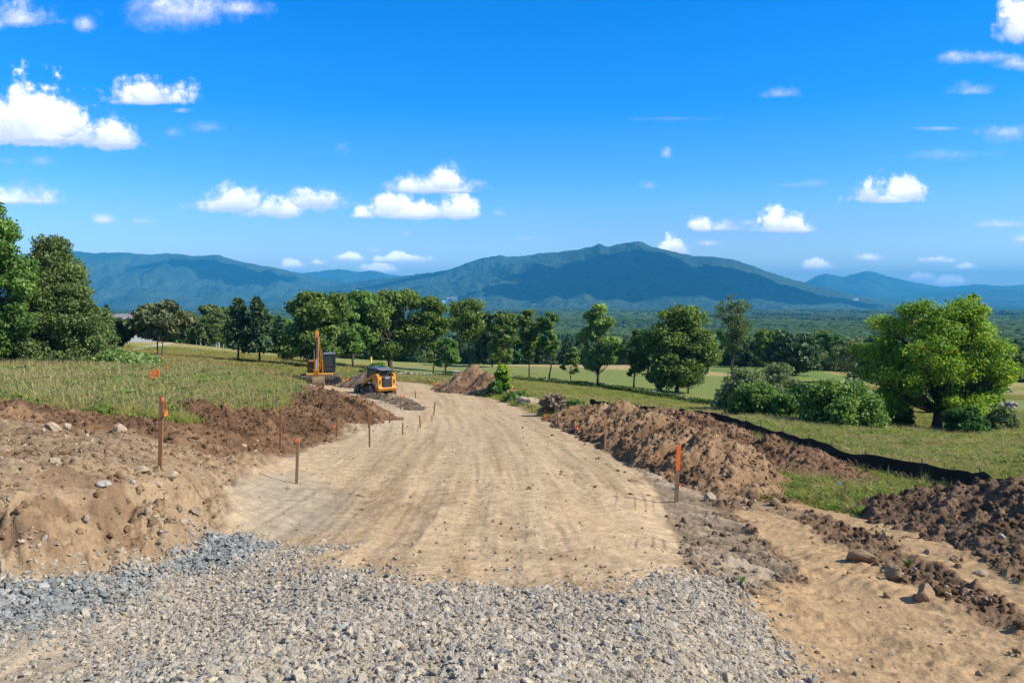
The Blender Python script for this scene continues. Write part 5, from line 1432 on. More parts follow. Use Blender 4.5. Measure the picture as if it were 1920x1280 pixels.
MB().box((0.8, -0.41, 1.44), (0.84, 0.02, 0.32)).build('lower_window', M_GLASS, cab_)
for x_ in (0.345, 1.255): MB().box((x_, 0.34, 2.05), (0.02, 1.42, 1.25)).build('side_window', M_GLASS, cab_)
MB().box((0.82, 0.55, 1.75), (0.5, 0.18, 0.8)).box((0.82, 0.35, 1.45), (0.5, 0.5, 0.14)).build('seat', M_BLK, cab_, 0.04)
MB().box((0.78, -0.43, 1.0), (0.98, 0.28, 0.12)).build('cab_step', M_YELX, ex, 0.02)
BX = -0.10
boom = MB().prism([(-0.15, 1.15), (0.15, 1.45), (-0.05, 2.6), (-0.75, 3.85), (-1.55, 4.72), (-1.78, 4.66), (-1.75, 4.45), (-1.2, 3.6), (-0.62, 2.5), (-0.5, 1.35)], BX - 0.17, BX + 0.17).build('boom', M_YELX, ex, 0.03)
MB().cyl((BX - 0.30, -1.66, 4.58), (BX + 0.30, -1.66, 4.58), 0.13, 14).build('boom_pin', M_BLK, boom)
for x_ in (-0.33, 0.33):
    c_ = MB().cyl((BX + x_, -0.55, 1.15), (BX + x_, -0.80, 2.2), 0.085, 12).build('boom_cylinder', M_YELX, boom)
    MB().cyl((BX + x_, -0.80, 2.2), (BX + x_, -0.95, 3.25), 0.045, 10).build('cylinder_rod', M_CHROME, c_)
arm = MB().prism([(-1.35, 4.80), (-1.60, 4.95), (-2.05, 4.35), (-2.62, 1.35), (-2.50, 1.15), (-2.32, 1.25), (-1.75, 3.6), (-1.35, 4.4)], BX - 0.165, BX + 0.165).build('arm', M_YELX, ex, 0.025)
MB().cyl((BX, -0.95, 3.75), (BX, -1.25, 4.45), 0.075).cyl((BX, -1.2, 4.35), (BX, -1.42, 4.82), 0.05).build('arm_cylinder', M_BLK, arm)
bc = MB().cyl((BX, -2.25, 4.05), (BX, -2.68, 2.5), 0.08).build('bucket_cylinder', M_BLK, arm)
MB().cyl((BX, -2.68, 2.5), (BX, -2.92, 1.55), 0.045).build('cylinder_rod', M_CHROME, bc)
hosem = MB()
for dx in (-0.12, 0.0, 0.12):
    pts_ = [(-0.35, 1.6), (-0.65, 2.6), (-1.25, 3.75), (-1.75, 4.6), (-2.1, 4.2), (-2.45, 2.6)]
    for (a, b), (c, d_) in zip(pts_[:-1], pts_[1:]): hosem.cyl((BX + dx, a - 0.08, b), (BX + dx, c - 0.08, d_), 0.028, 6)
hosem.build('hoses', M_BLK, boom)
MB().prism([(-2.55, 1.2), (-2.85, 1.6), (-2.98, 1.55), (-2.9, 1.05), (-2.7, 0.95), (-2.5, 1.0)], BX - 0.24, BX + 0.24).build('quick_coupler', M_YELX, ex, 0.02)
bk = []
for i in range(9):
    a = rad(80 - i * 26); bk.append((-2.75 - 0.52 * math.cos(a) * 1.0, 0.50 + 0.50 * math.sin(a)))
outer = bk; inner = [(-2.75 + (y + 2.75) * 0.9, 0.5 + (z_ - 0.5) * 0.9) for y, z_ in bk][::-1]
bkt = MB().prism(outer + inner, BX + 0.0 - 0.34, BX + 0.70)
for x_ in (BX - 0.34, BX + 0.66): bkt.prism(outer, x_, x_ + 0.04)
bkt = bkt.build('bucket', M_BUCK2, ex)
tm = MB()
for k in range(5): tm.box((BX - 0.26 + k * 0.225, -2.45, 0.05), (0.09, 0.24, 0.07))
tm.build('bucket_teeth', M_STEEL, bkt)

# ---- compact track loader --------------------------------------------------
loc, mpp = spot(706, 740)
ld = empty('track_loader', (loc[0], loc[1] + 0.8, float(gz(loc[0], loc[1] + 0.8)[0]) + 0.01), rad(36)); LS = mpp / 0.0412
ld.scale = (LS,) * 3
setp(ld, 'yellow and black compact track loader seen from behind with its bucket down at the left', 'loader')
tp = [(-0.95, 0.0), (0.95, 0.0), (1.12, 0.10), (1.17, 0.26), (1.06, 0.42), (0.85, 0.48), (-0.42, 0.80), (-0.66, 0.86), (-0.88, 0.78), (-1.0, 0.62), (-1.17, 0.30), (-1.13, 0.10)]
for sx_ in (-1, 1):
    tk = MB().prism(tp, sx_ * 0.98 - 0.0 - (0.40 if sx_ > 0 else 0), sx_ * 0.98 + (0.40 if sx_ < 0 else 0)).build('track', M_RUB, ld, 0.05)
    lug = MB(); per = [Vector((0, a, b)) for a, b in tp]
    for i in range(len(per)):
        a, b = per[i], per[(i + 1) % len(per)]; L = (b - a).length; k = max(1, int(round(L / 0.13)))
        for j in range(k):
            p = a + (b - a) * ((j + .5) / k); d = (b - a).normalized()
            lug.box((sx_ * 0.78, p.y, p.z), (0.41, 0.06, 0.06), Euler((math.atan2(d.z, d.y), 0, 0)))
    lug.build('track_lugs', M_RUB, tk)
    wh = MB()
    for yy_, zz_, rr_ in ((-0.92, 0.27, 0.22), (0.92, 0.24, 0.19), (-0.66, 0.62, 0.19), (-0.35, 0.16, 0.12), (0.0, 0.16, 0.12), (0.35, 0.16, 0.12), (0.64, 0.16, 0.12)):
        wh.cyl((sx_ * 0.90, yy_, zz_), (sx_ * 1.0, yy_, zz_), rr_, 14)
    wh.build('track_wheels', M_STEEL, tk)
MB().box((0, 0.0, 0.55), (1.12, 2.1, 0.55)).build('chassis', M_BLK, ld, 0.04)
body = MB()
body.prism([(-0.95, 0.42), (-1.52, 0.42), (-1.60, 0.55), (-1.60, 0.72), (-1.52, 0.74), (-1.50, 1.46), (-1.40, 1.52), (-0.55, 1.40), (-0.55, 0.86), (-0.80, 0.70)], -0.78, 0.78)
body = body.build('body', M_YEL, ld, 0.05)
gr_ = MB().box((0, -1.545, 1.10), (0.80, 0.10, 0.86)).build('grille', M_BLK, ld, 0.03)
sl_ = MB()
for k in range(6): sl_.box((0, -1.602, 0.78 + k * 0.09), (0.64, 0.02, 0.035), Euler((0.4, 0, 0)))
sl_.build('grille_slats', simple('dark_slat', (0.07, 0.07, 0.075), 0.4), gr_)
for x_ in (-0.60, 0.60):
    MB().box((x_, -1.505, 1.12), (0.10, 0.05, 0.30)).build('tail_light', M_BLK, ld, 0.01)
MB().box((0, -1.62, 0.62), (1.50, 0.05, 0.08)).build('rear_bumper', M_YEL, ld, 0.02)
fc = bpy.data.curves.new('logo_text', 'FONT'); fc.body = 'CAT'; fc.size = 0.20; fc.extrude = 0.006; fc.align_x = 'CENTER'; fc.align_y = 'CENTER'
fo = bpy.data.objects.new('logo_text', fc); COL.objects.link(fo)
bpy.context.view_layer.update()
lm_ = bpy.data.meshes.new_from_object(fo.evaluated_get(bpy.context.evaluated_depsgraph_get()))
bpy.data.objects.remove(fo)
lo = link('logo', lm_, M_WHITE, ld); lo.location = (0, -1.606, 1.42); lo.rotation_euler = (math.pi / 2, 0, 0)
MB().quad((-0.02, -1.607, 1.335), (0.10, -1.607, 1.335), (0.05, -1.607, 1.40), (0.03, -1.607, 1.40)).build('logo_triangle', M_RED, lo).matrix_parent_inverse = lo.matrix_basis.inverted()
MB().cyl((-0.785, -1.12, 1.12), (-0.80, -1.12, 1.12), 0.15, 20).build('round_decal', M_ROOFG, ld)
for x_ in (-0.79, 0.79):
    MB().box((x_, -1.28, 0.86), (0.03, 0.10, 0.30)).build('side_vent', M_WHITE if x_ < 0 else M_BLK, ld)
cabm = MB()
for x_ in (-0.52, 0.52):
    for y_ in (-0.86, 0.72): cabm.box((x_, y_, 1.52), (0.09, 0.09, 1.10))
    cabm.box((x_, -0.05, 1.98), (0.09, 1.66, 0.10)).box((x_, 0.0, 1.05), (0.09, 1.6, 0.2)).box((x_, 0.1, 1.5), (0.03, 0.05, 1.0))
cabm.box((0, -0.86, 1.98), (1.1, 0.09, 0.1)).box((0, 0.72, 1.98), (1.1, 0.09, 0.1)).box((0, 0.1, 0.98), (1.0, 1.6, 0.08))
cabm = cabm.build('cab', M_BLK, ld, 0.02)
MB().box((0, -0.08, 2.07), (1.12, 1.72, 0.09)).box((0, -1.12, 2.02), (1.10, 0.62, 0.06)).box((-.5, -1.3, 1.82), (.06, .08, .42)).box((.5, -1.3, 1.82), (.06, .08, .42)).build('roof', simple('dark_roof', (0.05, 0.06, 0.075), 0.35), cabm, 0.03)
MB().box((0, -0.875, 1.63), (0.96, 0.02, 0.60)).build('rear_window', M_GLASS, cabm)
for x_ in (-0.53, 0.53): MB().box((x_, -0.05, 1.52), (0.02, 1.46, 0.80)).build('side_window', M_GLASS, cabm)
MB().box((0, 0.72, 1.5), (0.94, 0.02, 0.86)).build('front_door', M_GLASS, cabm)
MB().box((0, -0.2, 1.25), (0.5, 0.16, 0.7)).box((0, 0.0, 1.05), (0.5, 0.5, 0.12)).build('seat', M_BLK, cabm, 0.04)
for sx_ in (-1, 1):
    x0, x1 = (0.60, 0.80) if sx_ > 0 else (-0.80, -0.60)
    am = MB().prism([(-1.42, 1.40), (-1.48, 1.58), (-1.25, 1.74), (-0.85, 1.72), (0.95, 1.02), (1.42, 0.62), (1.46, 0.30), (1.25, 0.28), (1.18, 0.55), (0.80, 0.80), (-0.85, 1.46), (-1.1, 1.42)], x0, x1).build('lift_arm', M_YEL, ld, 0.02)
    cy_ = MB().cyl((sx_ * 0.66, -0.95, 0.98), (sx_ * 0.66, -0.30, 1.12), 0.06).build('lift_cylinder', M_BLK, am)
    MB().cyl((sx_ * 0.66, -0.30, 1.12), (sx_ * 0.66, 0.15, 1.26), 0.03).build('cylinder_rod', M_CHROME, cy_)
    MB().cyl((sx_ * 0.45, 1.15, 0.85), (sx_ * 0.45, 1.62, 0.60), 0.05).build('tilt_cylinder', M_BLK, am)
bp_ = [(1.40, 0.62), (1.50, 0.72), (1.62, 0.70), (2.05, 0.60), (1.95, 0.56), (1.62, 0.58), (1.52, 0.42), (1.60, 0.08), (2.35, 0.03), (2.38, -0.01), (1.50, -0.01), (1.40, 0.15)]
bk2 = MB().prism(bp_, -1.02, 1.02)
for x_ in (-1.02, 0.98): bk2.prism([(1.42, 0.0), (2.36, 0.0), (2.05, 0.60), (1.5, 0.70), (1.42, 0.6)], x_, x_ + 0.04)
bk2 = bk2.build('bucket', M_BUCK, ld, 0.012)
MB().box((0, 1.80, 0.715), (1.8, 0.42, 0.02), Euler((-0.22, 0, 0))).build('bucket_top_edge', M_ROOFG, bk2)
MB().box((0, 1.36, 0.40), (1.1, 0.10, 0.5)).build('coupler_plate', M_BLK, ld, 0.02)

# ---- survey stakes -----------------------------------------------------------
def pile_z(x, y, lift=0.0): return float(gz(x, y)[0]) + lift
def stake(label, pxb, pyb, pxt, pyt, w_=0.045, th=0.022, wood=None, paint=None, ribbon=None, rcol=None, name='survey_stake', group='wooden survey stakes marking out the road', Y=None, zb=None):
    """bottom and top of the stake as seen; paint = share of the height painted orange; ribbon = list of (share of height, length, drop, sideways)"""
    if Y is None:
        (x, y, z), mpp = spot(pxb, pyb)
    else:
        x, y, z = at(pxb, pyb, Y); mpp = (y * CP - z * SP) / F
    H = (pyb - pyt) * mpp; lean = (pxt - pxb) * mpp
    w_ = max(w_ * 1.2, 1.9 * mpp) if w_ < 0.065 else w_
    r = empty(name, (x, y, z))
    setp(r, label, 'survey stake', group)
    sub = 0.25
    sl = lean / H
    def pt(h, dx=0, dy=0): return (sl * h + dx, dy, h)
    def bar(b0, b1, w1, t1, m, nm):
        mb = MB(); v = []
        for h in (b0, b1):
            for dx, dy in ((-w1 / 2, -t1 / 2), (w1 / 2, -t1 / 2), (w1 / 2, t1 / 2), (-w1 / 2, t1 / 2)): v.append(mb.bm.verts.new(pt(h, dx, dy)))
        for f in ((0, 1, 2, 3), (4, 5, 6, 7), (0, 1, 5, 4), (1, 2, 6, 5), (2, 3, 7, 6), (3, 0, 4, 7)): mb.bm.faces.new([v[i] for i in f])
        return mb.build(nm, m, r)
    bar(-sub, H, w_, th, wood or M_WOOD, 'post')
    if paint:
        lo_, hi_ = paint if isinstance(paint, tuple) else (1 - paint, 1.0)
        bar(H * lo_, H * hi_ + 0.004, w_ + 0.006, th + 0.006, M_ORANGE, 'painted_top')
    for (h, L, drop, side) in (ribbon or []):
        mb = MB(); n = 7; hw = 0.022 + 0.02 * min(1, L * 2)
        rg = np.random.default_rng(int(pxb * 3 + h * 100))
        prev = None
        for i in range(n):
            f = i / (n - 1)
            c = Vector(pt(H * h, side * (w_ / 2 + L * (0.25 * math.sin(f * 2.5) + 0.25 * f)), -th / 2 - 0.01 + 0.03 * math.sin(f * 5 + pxb))) + Vector((0, 0, -drop * f))
            a = mb.bm.verts.new(c + Vector((side * hw * (0.8 + 0.5 * math.sin(f * 4 + pxb)), 0.012 * math.sin(f * 9), 0.01 * rg.normal())))
            b = mb.bm.verts.new(c - Vector((side * hw * 0.7, 0.012 * math.cos(f * 7), 0)))
            if prev: mb.bm.faces.new((prev[0], prev[1], b, a))
            prev = (a, b)
        o = mb.build('flagging_ribbon', rcol or M_ORANGE, r)
        sd = o.modifiers.new('thickness', 'SOLIDIFY'); sd.thickness = 0.004
    return r

stake('tallest leaning wooden stake at the left with an orange ribbon at its top', 300, 880, 307, 742, 0.062, 0.04, ribbon=[(0.98, 0.10, 0.36, 1)])
stake('wooden stake with an orange capped top standing on the grey dirt', 556, 907, 560, 823, 0.062, 0.045, wood=M_WOODG, paint=0.05, ribbon=[(0.97, 0.05, 0.07, -1)])
stake('tall plain wooden stake in front of the lumpy topsoil mound', 525, 842, 528, 767, 0.06, 0.035)
stake('plain wooden stake at the foot of the topsoil with a red ribbon lying by it', 631, 820, 633, 776, 0.05, 0.03, ribbon=[(0.6, 0.25, 0.35, -1)])
stake('plain dark stake nearest the road middle, standing right in front of another', 693, 838, 693, 782, 0.055, 0.035)
stake('plain stake seen just behind the dark stake nearest the road middle', 691, 803, 691, 772, 0.05, 0.03)
stake('stake with a small orange tip left of the road centre', 730, 793, 731.5, 770, 0.05, 0.03, paint=0.16)
stake('short plain stake on the pale dirt left of the road', 755, 813.5, 755.5, 792, 0.05, 0.03)
stake('plain stake with a long shadow at the road edge left of the wheel tracks', 788, 802, 787, 778, 0.05, 0.03)
stake('shortest plain stake beside the left road edge', 810, 790, 810, 778, 0.05, 0.03, wood=M_WOODG)
stake('dark stake at the left edge of the far road bend', 813, 778, 816, 753, 0.06, 0.04)
stake('thin stake with orange tip standing in the stony windrow', 751, 768, 752, 740, 0.055, 0.03, paint=0.12)
stake('small stake with orange tip on the road behind the windrow', 779, 746, 779, 732, 0.06, 0.04, paint=0.2)
stake('weathered stake at the near end of the stony windrow below the loader', 686, 753, 687, 738, 0.06, 0.04)
stake('plain tall brown stake at the right road edge in front of the long berm', 1135, 844, 1135.5, 775, 0.07, 0.045, wood=M_WOODL)
stake('thick stake with its upper half painted orange at the right road edge', 1268, 939, 1271.5, 835, 0.088, 0.05, wood=M_WOODG, paint=0.44, ribbon=[(0.33, 0.05, 0.10, 1)])
stake('short stake with a looped orange ribbon beside the long berm', 1079, 817, 1079.5, 796, 0.05, 0.03, paint=0.35, ribbon=[(1.0, 0.12, 0.2, 1)])
stake('plain stake at the right road edge below the brush heap', 1045, 799, 1045.5, 777, 0.05, 0.03)
stake('small orange stake at the right road edge below the boulder', 1021, 788, 1022, 776, 0.055, 0.035, paint=0.6)
stake('brown stake directly in front of the pale boulder', 997, 775, 997.5, 760, 0.06, 0.04)
stake('tiny orange topped stake by the sapling', 946, 749, 946.5, 740, 0.06, 0.04, paint=0.5)
stake('tiny orange topped stake at the right foot of the pointed mound', 918, 741, 918.5, 735, 0.07, 0.04, paint=0.6)
MS = 'flagged stakes in the meadow'
stake('stake with a short orange flag in the meadow behind the topsoil mound', 495, 772, 495.5, 748, 0.05, 0.03, wood=M_WOODG, ribbon=[(0.98, 0.28, 0.06, -1)], group=MS)
stake('stake with a hanging blue ribbon in the meadow near the topsoil mound', 519, 766, 520, 741, 0.05, 0.03, wood=M_WOODG, ribbon=[(0.6, 0.2, 0.35, -1)], rcol=M_BLUE, group=MS)
stake('pale topped stake with a blue ribbon at the left end of the topsoil mound', 353, 778, 354, 745, 0.055, 0.03, wood=M_WOODG, ribbon=[(0.62, 0.28, 0.22, -1)], rcol=M_BLUE, group=MS)
stake('thin stake with a small blue ribbon in the grass below the excavator', 585, 738, 585.5, 723, 0.05, 0.03, wood=M_WOODG, ribbon=[(0.9, 0.25, 0.45, 1)], rcol=M_BLUE, group=MS)
stake('stake with a blue streamer in the weeds under the olive tree', 224, 694, 225, 680, 0.05, 0.03, wood=M_WOODG, ribbon=[(0.9, 0.2, 0.5, 1)], rcol=M_BLUE, group=MS)
stake('leaning stake with a blue streamer left of the orange net panel', 238, 697, 242, 684, 0.05, 0.03, wood=M_WOODG, ribbon=[(0.8, 0.3, 0.4, -1)], rcol=M_BLUE, group=MS)
stake('stake with a narrow orange board right of the orange net panel', 312, 703, 312.5, 685, 0.16, 0.03, wood=M_WOODG, paint=(0.45, 1.0), group=MS)
stake('tiny blue flagged stake in the middle of the meadow', 338, 703, 338, 695, 0.05, 0.03, wood=M_WOODG, ribbon=[(0.9, 0.15, 0.3, 1)], rcol=M_BLUE, group=MS)
stake('pale bare stake in the meadow right of the tall pines', 488, 711, 488, 696, 0.06, 0.03, wood=M_WOODG, group=MS)
stake('thin dark stake left of the excavator tracks', 549, 720, 549.5, 704, 0.06, 0.03, group=MS)
stake('small orange stake in the meadow left of the excavator', 510, 714, 510.5, 706, 0.08, 0.03, paint=0.8, group=MS)

# leaning blue tape stake on the right mound
stake('thin stake with a blue ribbon streaming left on the mound below the silt fence', 1583, 946, 1583.5, 902, 0.03, 0.025, wood=M_WOODG, ribbon=[(0.98, 0.30, 0.05, -1)], rcol=M_BLUE, group=MS)

# ---- orange net panel -------------------------------------------------------
(x, y, z), mpp = spot(289, 717)
pn = empty('barrier_panel', (x, y, z), rad(8)); setp(pn, 'orange plastic safety net panel between two posts standing in the meadow', 'barrier')
W_, H_ = 17 * mpp, 25 * mpp
for sx_ in (-1, 1): MB().box((sx_ * W_ / 2, 0, H_ / 2 - 0.1), (0.05, 0.05, H_ + 0.2)).build('post', M_WOODG if sx_ < 0 else M_ORANGE, pn)
nt = MB()
for k in range(9): nt.box((0, 0.01 * math.sin(k * 2), H_ * (0.1 + 0.1 * k)), (W_, 0.012, H_ * 0.05), Euler((0, 0.03 * math.sin(k * 1.7), 0)))
for k in range(7): nt.box((-W_ / 2 + W_ * (k + 0.5) / 7, 0.012, H_ * 0.5), (W_ * 0.03, 0.012, H_ * 0.86))
nt.build('net', M_ORANGE, pn)
for px_, py_, lab in ((651, 716, 'crumpled orange net lying by the excavator tracks'), (820, 724, 'crumpled orange net at the left foot of the pointed mound')):
    (x, y, z), mpp = spot(px_, py_); mb = MB(); rg = np.random.default_rng(px_)
    g_ = [[mb.bm.verts.new((i * 0.13 - 0.4, j * 0.12 - 0.2, 0.10 + 0.22 * abs(rg.normal()) * (1 - abs(i - 3) / 4))) for j in range(5)] for i in range(7)]
    for i in range(6):
        for j in range(4):
            if (i + j) % 3: mb.bm.faces.new((g_[i][j], g_[i + 1][j], g_[i + 1][j + 1], g_[i][j + 1]))
    o = mb.build('safety_net', M_ORANGE); o.location = (x, y, z); setp(o, lab, 'safety net')
    sd = o.modifiers.new('thickness', 'SOLIDIFY'); sd.thickness = 0.012

# ---- silt fence ---------------------------------------------------------------
fpx = [(1106,767,53),(1160,771,50),(1200,777,47),(1270,786,43.5),(1350,798,40),(1405,812,36.8),(1460,833,33.5),(1530,857,30.3),(1600,881,27.5),(1700,902,25.5),(1810,921,23.6),(1900,938,22.0),(2010,958,20.6)]
wp = np.array([at(*p) for p in fpx])
seg = np.concatenate([[0], np.cumsum(np.hypot(np.diff(wp[:, 0]), np.diff(wp[:, 1])))])
nf = int(seg[-1] / 0.16); sl_ = np.linspace(0, seg[-1], nf)
fx = np.interp(sl_, seg, wp[:, 0]); fy = np.interp(sl_, seg, wp[:, 1])
tx, ty = np.gradient(fx), np.gradient(fy); ln_ = np.hypot(tx, ty); nx_, ny_ = -ty / ln_, tx / ln_
fx = fx + nx_ * 0.10 * np.sin(sl_ * 0.9); fy = fy + ny_ * 0.10 * np.sin(sl_ * 0.9)
fz = gz(fx, fy)
sp_ = 2.1; ph = (sl_ / sp_) % 1.0
sag = 0.10 * np.sin(ph * math.pi) ** 0.8 * (0.7 + 0.5 * vn(np.floor(sl_ / sp_), sl_ * 0, 8))
hF = 0.56 + 0.12 * sstep(14, 30, sl_) + 0.03 * vn(sl_ * 0.4, sl_ * 0, 5) - sag
rows = []
for k in range(7):
    f = k / 6.0
    bow = (0.10 * math.sin(f * math.pi) + 0.05 * f) * np.sin(ph * math.pi) + 0.010 * vn(sl_ * 2.0, sl_ * 0 + f * 2, 9)
    rows.append(np.stack([fx + nx_ * bow, fy + ny_ * bow, fz - 0.06 + (hF + 0.06) * f], 1))
V = np.stack(rows, 0).reshape(-1, 3)
sf = empty('silt_fence', (0, 0, 0)); sf.location = (float(fx[nf // 2]), float(fy[nf // 2]), float(fz[nf // 2]))
setp(sf, 'long sagging black silt fence running along the foot of the right meadow', 'silt fence')
off = np.array(sf.location)
o = link('fabric', np_mesh('fabric', V - off, grid_faces(7, nf), True), M_SILT, sf)
sd = o.modifiers.new('thickness', 'SOLIDIFY'); sd.thickness = 0.012
pm = MB().box((0, 0, 0.28), (0.045, 0.045, 1.0)).build('fence_post', M_WOODG, sf); first = True
for i in np.nonzero(np.diff(np.floor(sl_ / sp_)) > 0)[0]:
    p = pm if first else pm.copy()
    if not first: COL.objects.link(p); p.parent = sf
    p.location = (fx[i] + nx_[i] * 0.045 - off[0], fy[i] + ny_[i] * 0.045 - off[1], fz[i] - off[2]); first = False

# ---- stone walls ---------------------------------------------------------------
wall_rocks = []
for i in range(8):
    me = rock_mesh('w', 1500 + i, 2, (1, 0.75, 0.6), 0.2, 6)
    co = np.empty(len(me.vertices) * 3, np.float32); me.vertices.foreach_get('co', co)
    fc_ = np.array([p.vertices[:] for p in me.polygons], np.int32)
    wall_rocks.append((co.reshape(-1, 3), fc_)); bpy.data.meshes.remove(me)
def stone_wall(label, pts, size=0.34, rows=2, seed=0, gap=0.12):
    rg = np.random.default_rng(seed)
    w_ = np.array([ground(*p)[:2] for p in pts])
    sg = np.concatenate([[0], np.cumsum(np.hypot(*np.diff(w_, axis=0).T))])
    Vs, Fs, n = [], [], 0
    for rw in range(rows):
        s = 0
        while s < sg[-1]:
            x = np.interp(s, sg, w_[:, 0]); y = np.interp(s, sg, w_[:, 1])
            sz = size * rg.uniform(0.6, 1.35)
            s += sz * rg.uniform(1.0, 1.7)
            if rg.random() < gap: continue
            co, fc_ = wall_rocks[rg.integers(0, 8)]
            R = np.array(Euler(tuple(rg.uniform(-0.4, 0.4, 2)) + (rg.uniform(0, 6.28),)).to_matrix())
            x += rg.normal(0, size * 0.35); y += rg.normal(0, size * 0.35)
            z = float(zbase(np.array([x]), np.array([y]))[0]) + sz * 0.35 + rw * size * 0.85
            Vs.append(co @ R.T * sz + np.array([x, y, z])); Fs.append(fc_ + n); n += len(co)
    o = link('stone_wall', np_mesh('stone_wall', np.concatenate(Vs), np.concatenate(Fs)), M_WALLST)
    setp(o, label, 'stone wall')
stone_wall('long low field stone wall between the meadow and the mown fairway', [(690,703),(760,704),(860,709),(960,712),(1030,717),(1100,724),(1150,730),(1200,737),(1270,749),(1340,761),(1420,772)], 0.30, 2, 1, 0.22)
stone_wall('distant stone wall below the shaded wood edge', [(1590,717),(1640,720),(1700,724),(1780,729),(1900,735)], 0.42, 2, 2)
stone_wall('short pale stone wall on the green right of the bright maple', [(1796,757),(1830,760),(1870,763),(1905,766)], 0.34, 2, 3, 0.05)
stone_wall('broken stone wall seen between the bushes and the bright maple', [(1560,768),(1640,766),(1700,764),(1770,760)], 0.34, 1, 4, 0.3)

# ---- boulders and rocks ----------------------------------------------------------
def rock(label, px, py, wpx, hpx, mat, seed, sq=None, name='rock', smooth=False, rz=0, tilt=0.0, cuts=6, sub=4, lift=0.0, rough=0.2, Y=None, group=None, sink=0.42):
    if Y is None: (x, y, z), mpp = spot(px, py)
    else:
        x, y, z = at(px, py, Y); mpp = (y * CP - z * SP) / F
    a = wpx * mpp / 2; c = hpx * mpp / 2
    me = rock_mesh(name, seed, sub, (1, 1, 1), rough, cuts, smooth)
    o = link(name, me, mat)
    o.scale = (a, a * (sq or 0.75), c / (1 - sink * 0.5)); o.rotation_euler = (0, tilt, rz)
    o.location = (x, y + a * 0.3, z + c * (1 - sink) + lift)
    setp(o, label, 'rock', group)
    return o
rock('smooth pale oval rock at the foot of the tallest left stake', 316, 895, 34, 15, M_ROCKT, 11, smooth=True, cuts=2, sq=0.7, rough=0.08)
rock('pale tilted slab stuck in the dark topsoil of the left bank', 222, 812, 30, 19, M_ROCKT, 12, tilt=0.55, cuts=11, sq=0.6, sink=0.6)
rock('broad pale rock face set in the upper left bank', 97, 806, 34, 17, M_ROCKT, 13, cuts=11, sink=0.6, tilt=0.2)
rock('small pale rock beside the broad rock face on the bank', 126, 803, 15, 12, M_ROCKT, 14, sink=0.6)
rock('small grey rock on the crest of the left bank against the grass', 120, 775, 13, 10, M_ROCKG, 15)
rock('white glinting stone lying flat on the left bench', 190, 912, 32, 13, M_ROCKW, 16, cuts=8)
rock('small white stone right of the flat white stone', 249, 908, 12, 8, M_ROCKW, 17)
rock('rounded tan stone on the bench edge below the smooth oval rock', 296, 913, 20, 10, M_ROCKT, 18, smooth=True)
rock('tan lump beside a grey stone on the left bench', 100, 868, 22, 10, M_ROCKT, 19)
rock('round grey stone on the left bench', 138, 864, 11, 10, M_ROCKG, 20, smooth=True)
rock('grey rock half buried in the left bank slope', 160, 983, 16, 18, M_ROCKG, 21)
rock('flat buried tan rock on the bench left of the tall stake', 262, 886, 32, 10, M_ROCKT, 22)
rock('large pale rock in the gully at the right end of the bank', 368, 966, 26, 18, M_ROCKT, 23)
rock('upright pale stone on the right part of the bank slope', 342, 985, 13, 16, M_ROCKT, 24)
rock('pinkish grey rock on the bank slope', 276, 964, 13, 12, M_ROCKG, 25)
rock('tan rock low on the bank just above the gravel at the left edge', 2, 1072, 18, 24, M_ROCKT, 26)
rock('long flat brown slab in the strip between the two wheel tracks', 1621, 1054, 72, 26, M_ROCKB, 31, sq=0.42, cuts=8, rz=-0.15)
rock('angular brown rock with a dark hollow underneath between the wheel tracks', 1679, 1087, 38, 28, M_ROCKB, 32, tilt=-0.35, cuts=9)
rock('grey brown boulder nearest the lower right corner', 1738, 1126, 44, 32, M_ROCKB, 33, cuts=7, tilt=0.2)
rock('small brown rock left of the grey brown boulder', 1667, 1121, 18, 12, M_ROCKB, 34)
rock('small tan rock at the upper edge of the right wheel track', 1657, 1009, 13, 14, M_ROCKT, 35)
rock('flat topped rock in the grass below the silt fence mound', 1529, 924, 32, 12, M_ROCKT, 36, sq=0.6, lift=0.05)
rock('pale low rock beyond the right wheel track', 1840, 1080, 30, 12, M_ROCKG, 37)
rock('angular grey rock by the right wheel track edge', 1740, 1040, 16, 12, M_ROCKG, 38)
rock('reddish rock near the lower right mound', 1790, 1054, 22, 14, M_ROCKB, 39)
rock('pale grey stone lodged in the lower right mound', 1880, 1022, 16, 9, M_ROCKW, 40, lift=0.12)
rock('brown rock at the left end of the lower right mound', 1638, 968, 12, 12, M_ROCKB, 41)
rock('rounded tan boulder at the near foot of the long berm', 1332, 938, 22, 16, M_ROCKT, 42, smooth=True)
rock('brown boulder at the right foot of the long berm', 1452, 948, 22, 16, M_ROCKB, 43, smooth=True)
rock('dark boulder between the two boulders at the foot of the long berm', 1398, 944, 16, 11, M_ROCKB, 44, smooth=True)
rock('pale round rock pressed into the side of the long berm', 1216, 856, 13, 12, M_ROCKT, 45, lift=0.2)
rock('big buried tan rock in the near face of the long berm', 1330, 893, 28, 24, M_ROCKB, 46, smooth=True, lift=0.2)
rock('large pale boulder at the far right road edge', 991, 760, 46, 19, M_ROCKT, 47, cuts=5, name='boulder', sq=0.7)
rock('grey stone beside the orange capped stake', 540, 917, 10, 7, M_ROCKG, 48)
rock('dark cube like stone on the sand left of the grass sprout', 1391, 1120, 9, 9, M_ROCKG, 49)
rock('flat reddish stone on the sand by the gravel edge', 1416, 1113, 18, 7, M_ROCKB, 50)
rock('grey lump on the furrowed slope below the thick orange stake', 1333, 988, 11, 9, M_ROCKG, 51)
rock('pointed dark stone at the lower end of the furrowed slope', 1453, 1038, 9, 10, M_ROCKB, 52)
rock('pale flat boulder in the meadow beyond the silt fence', 1583, 846, 24, 8, M_ROCKT, 53, sq=0.7)
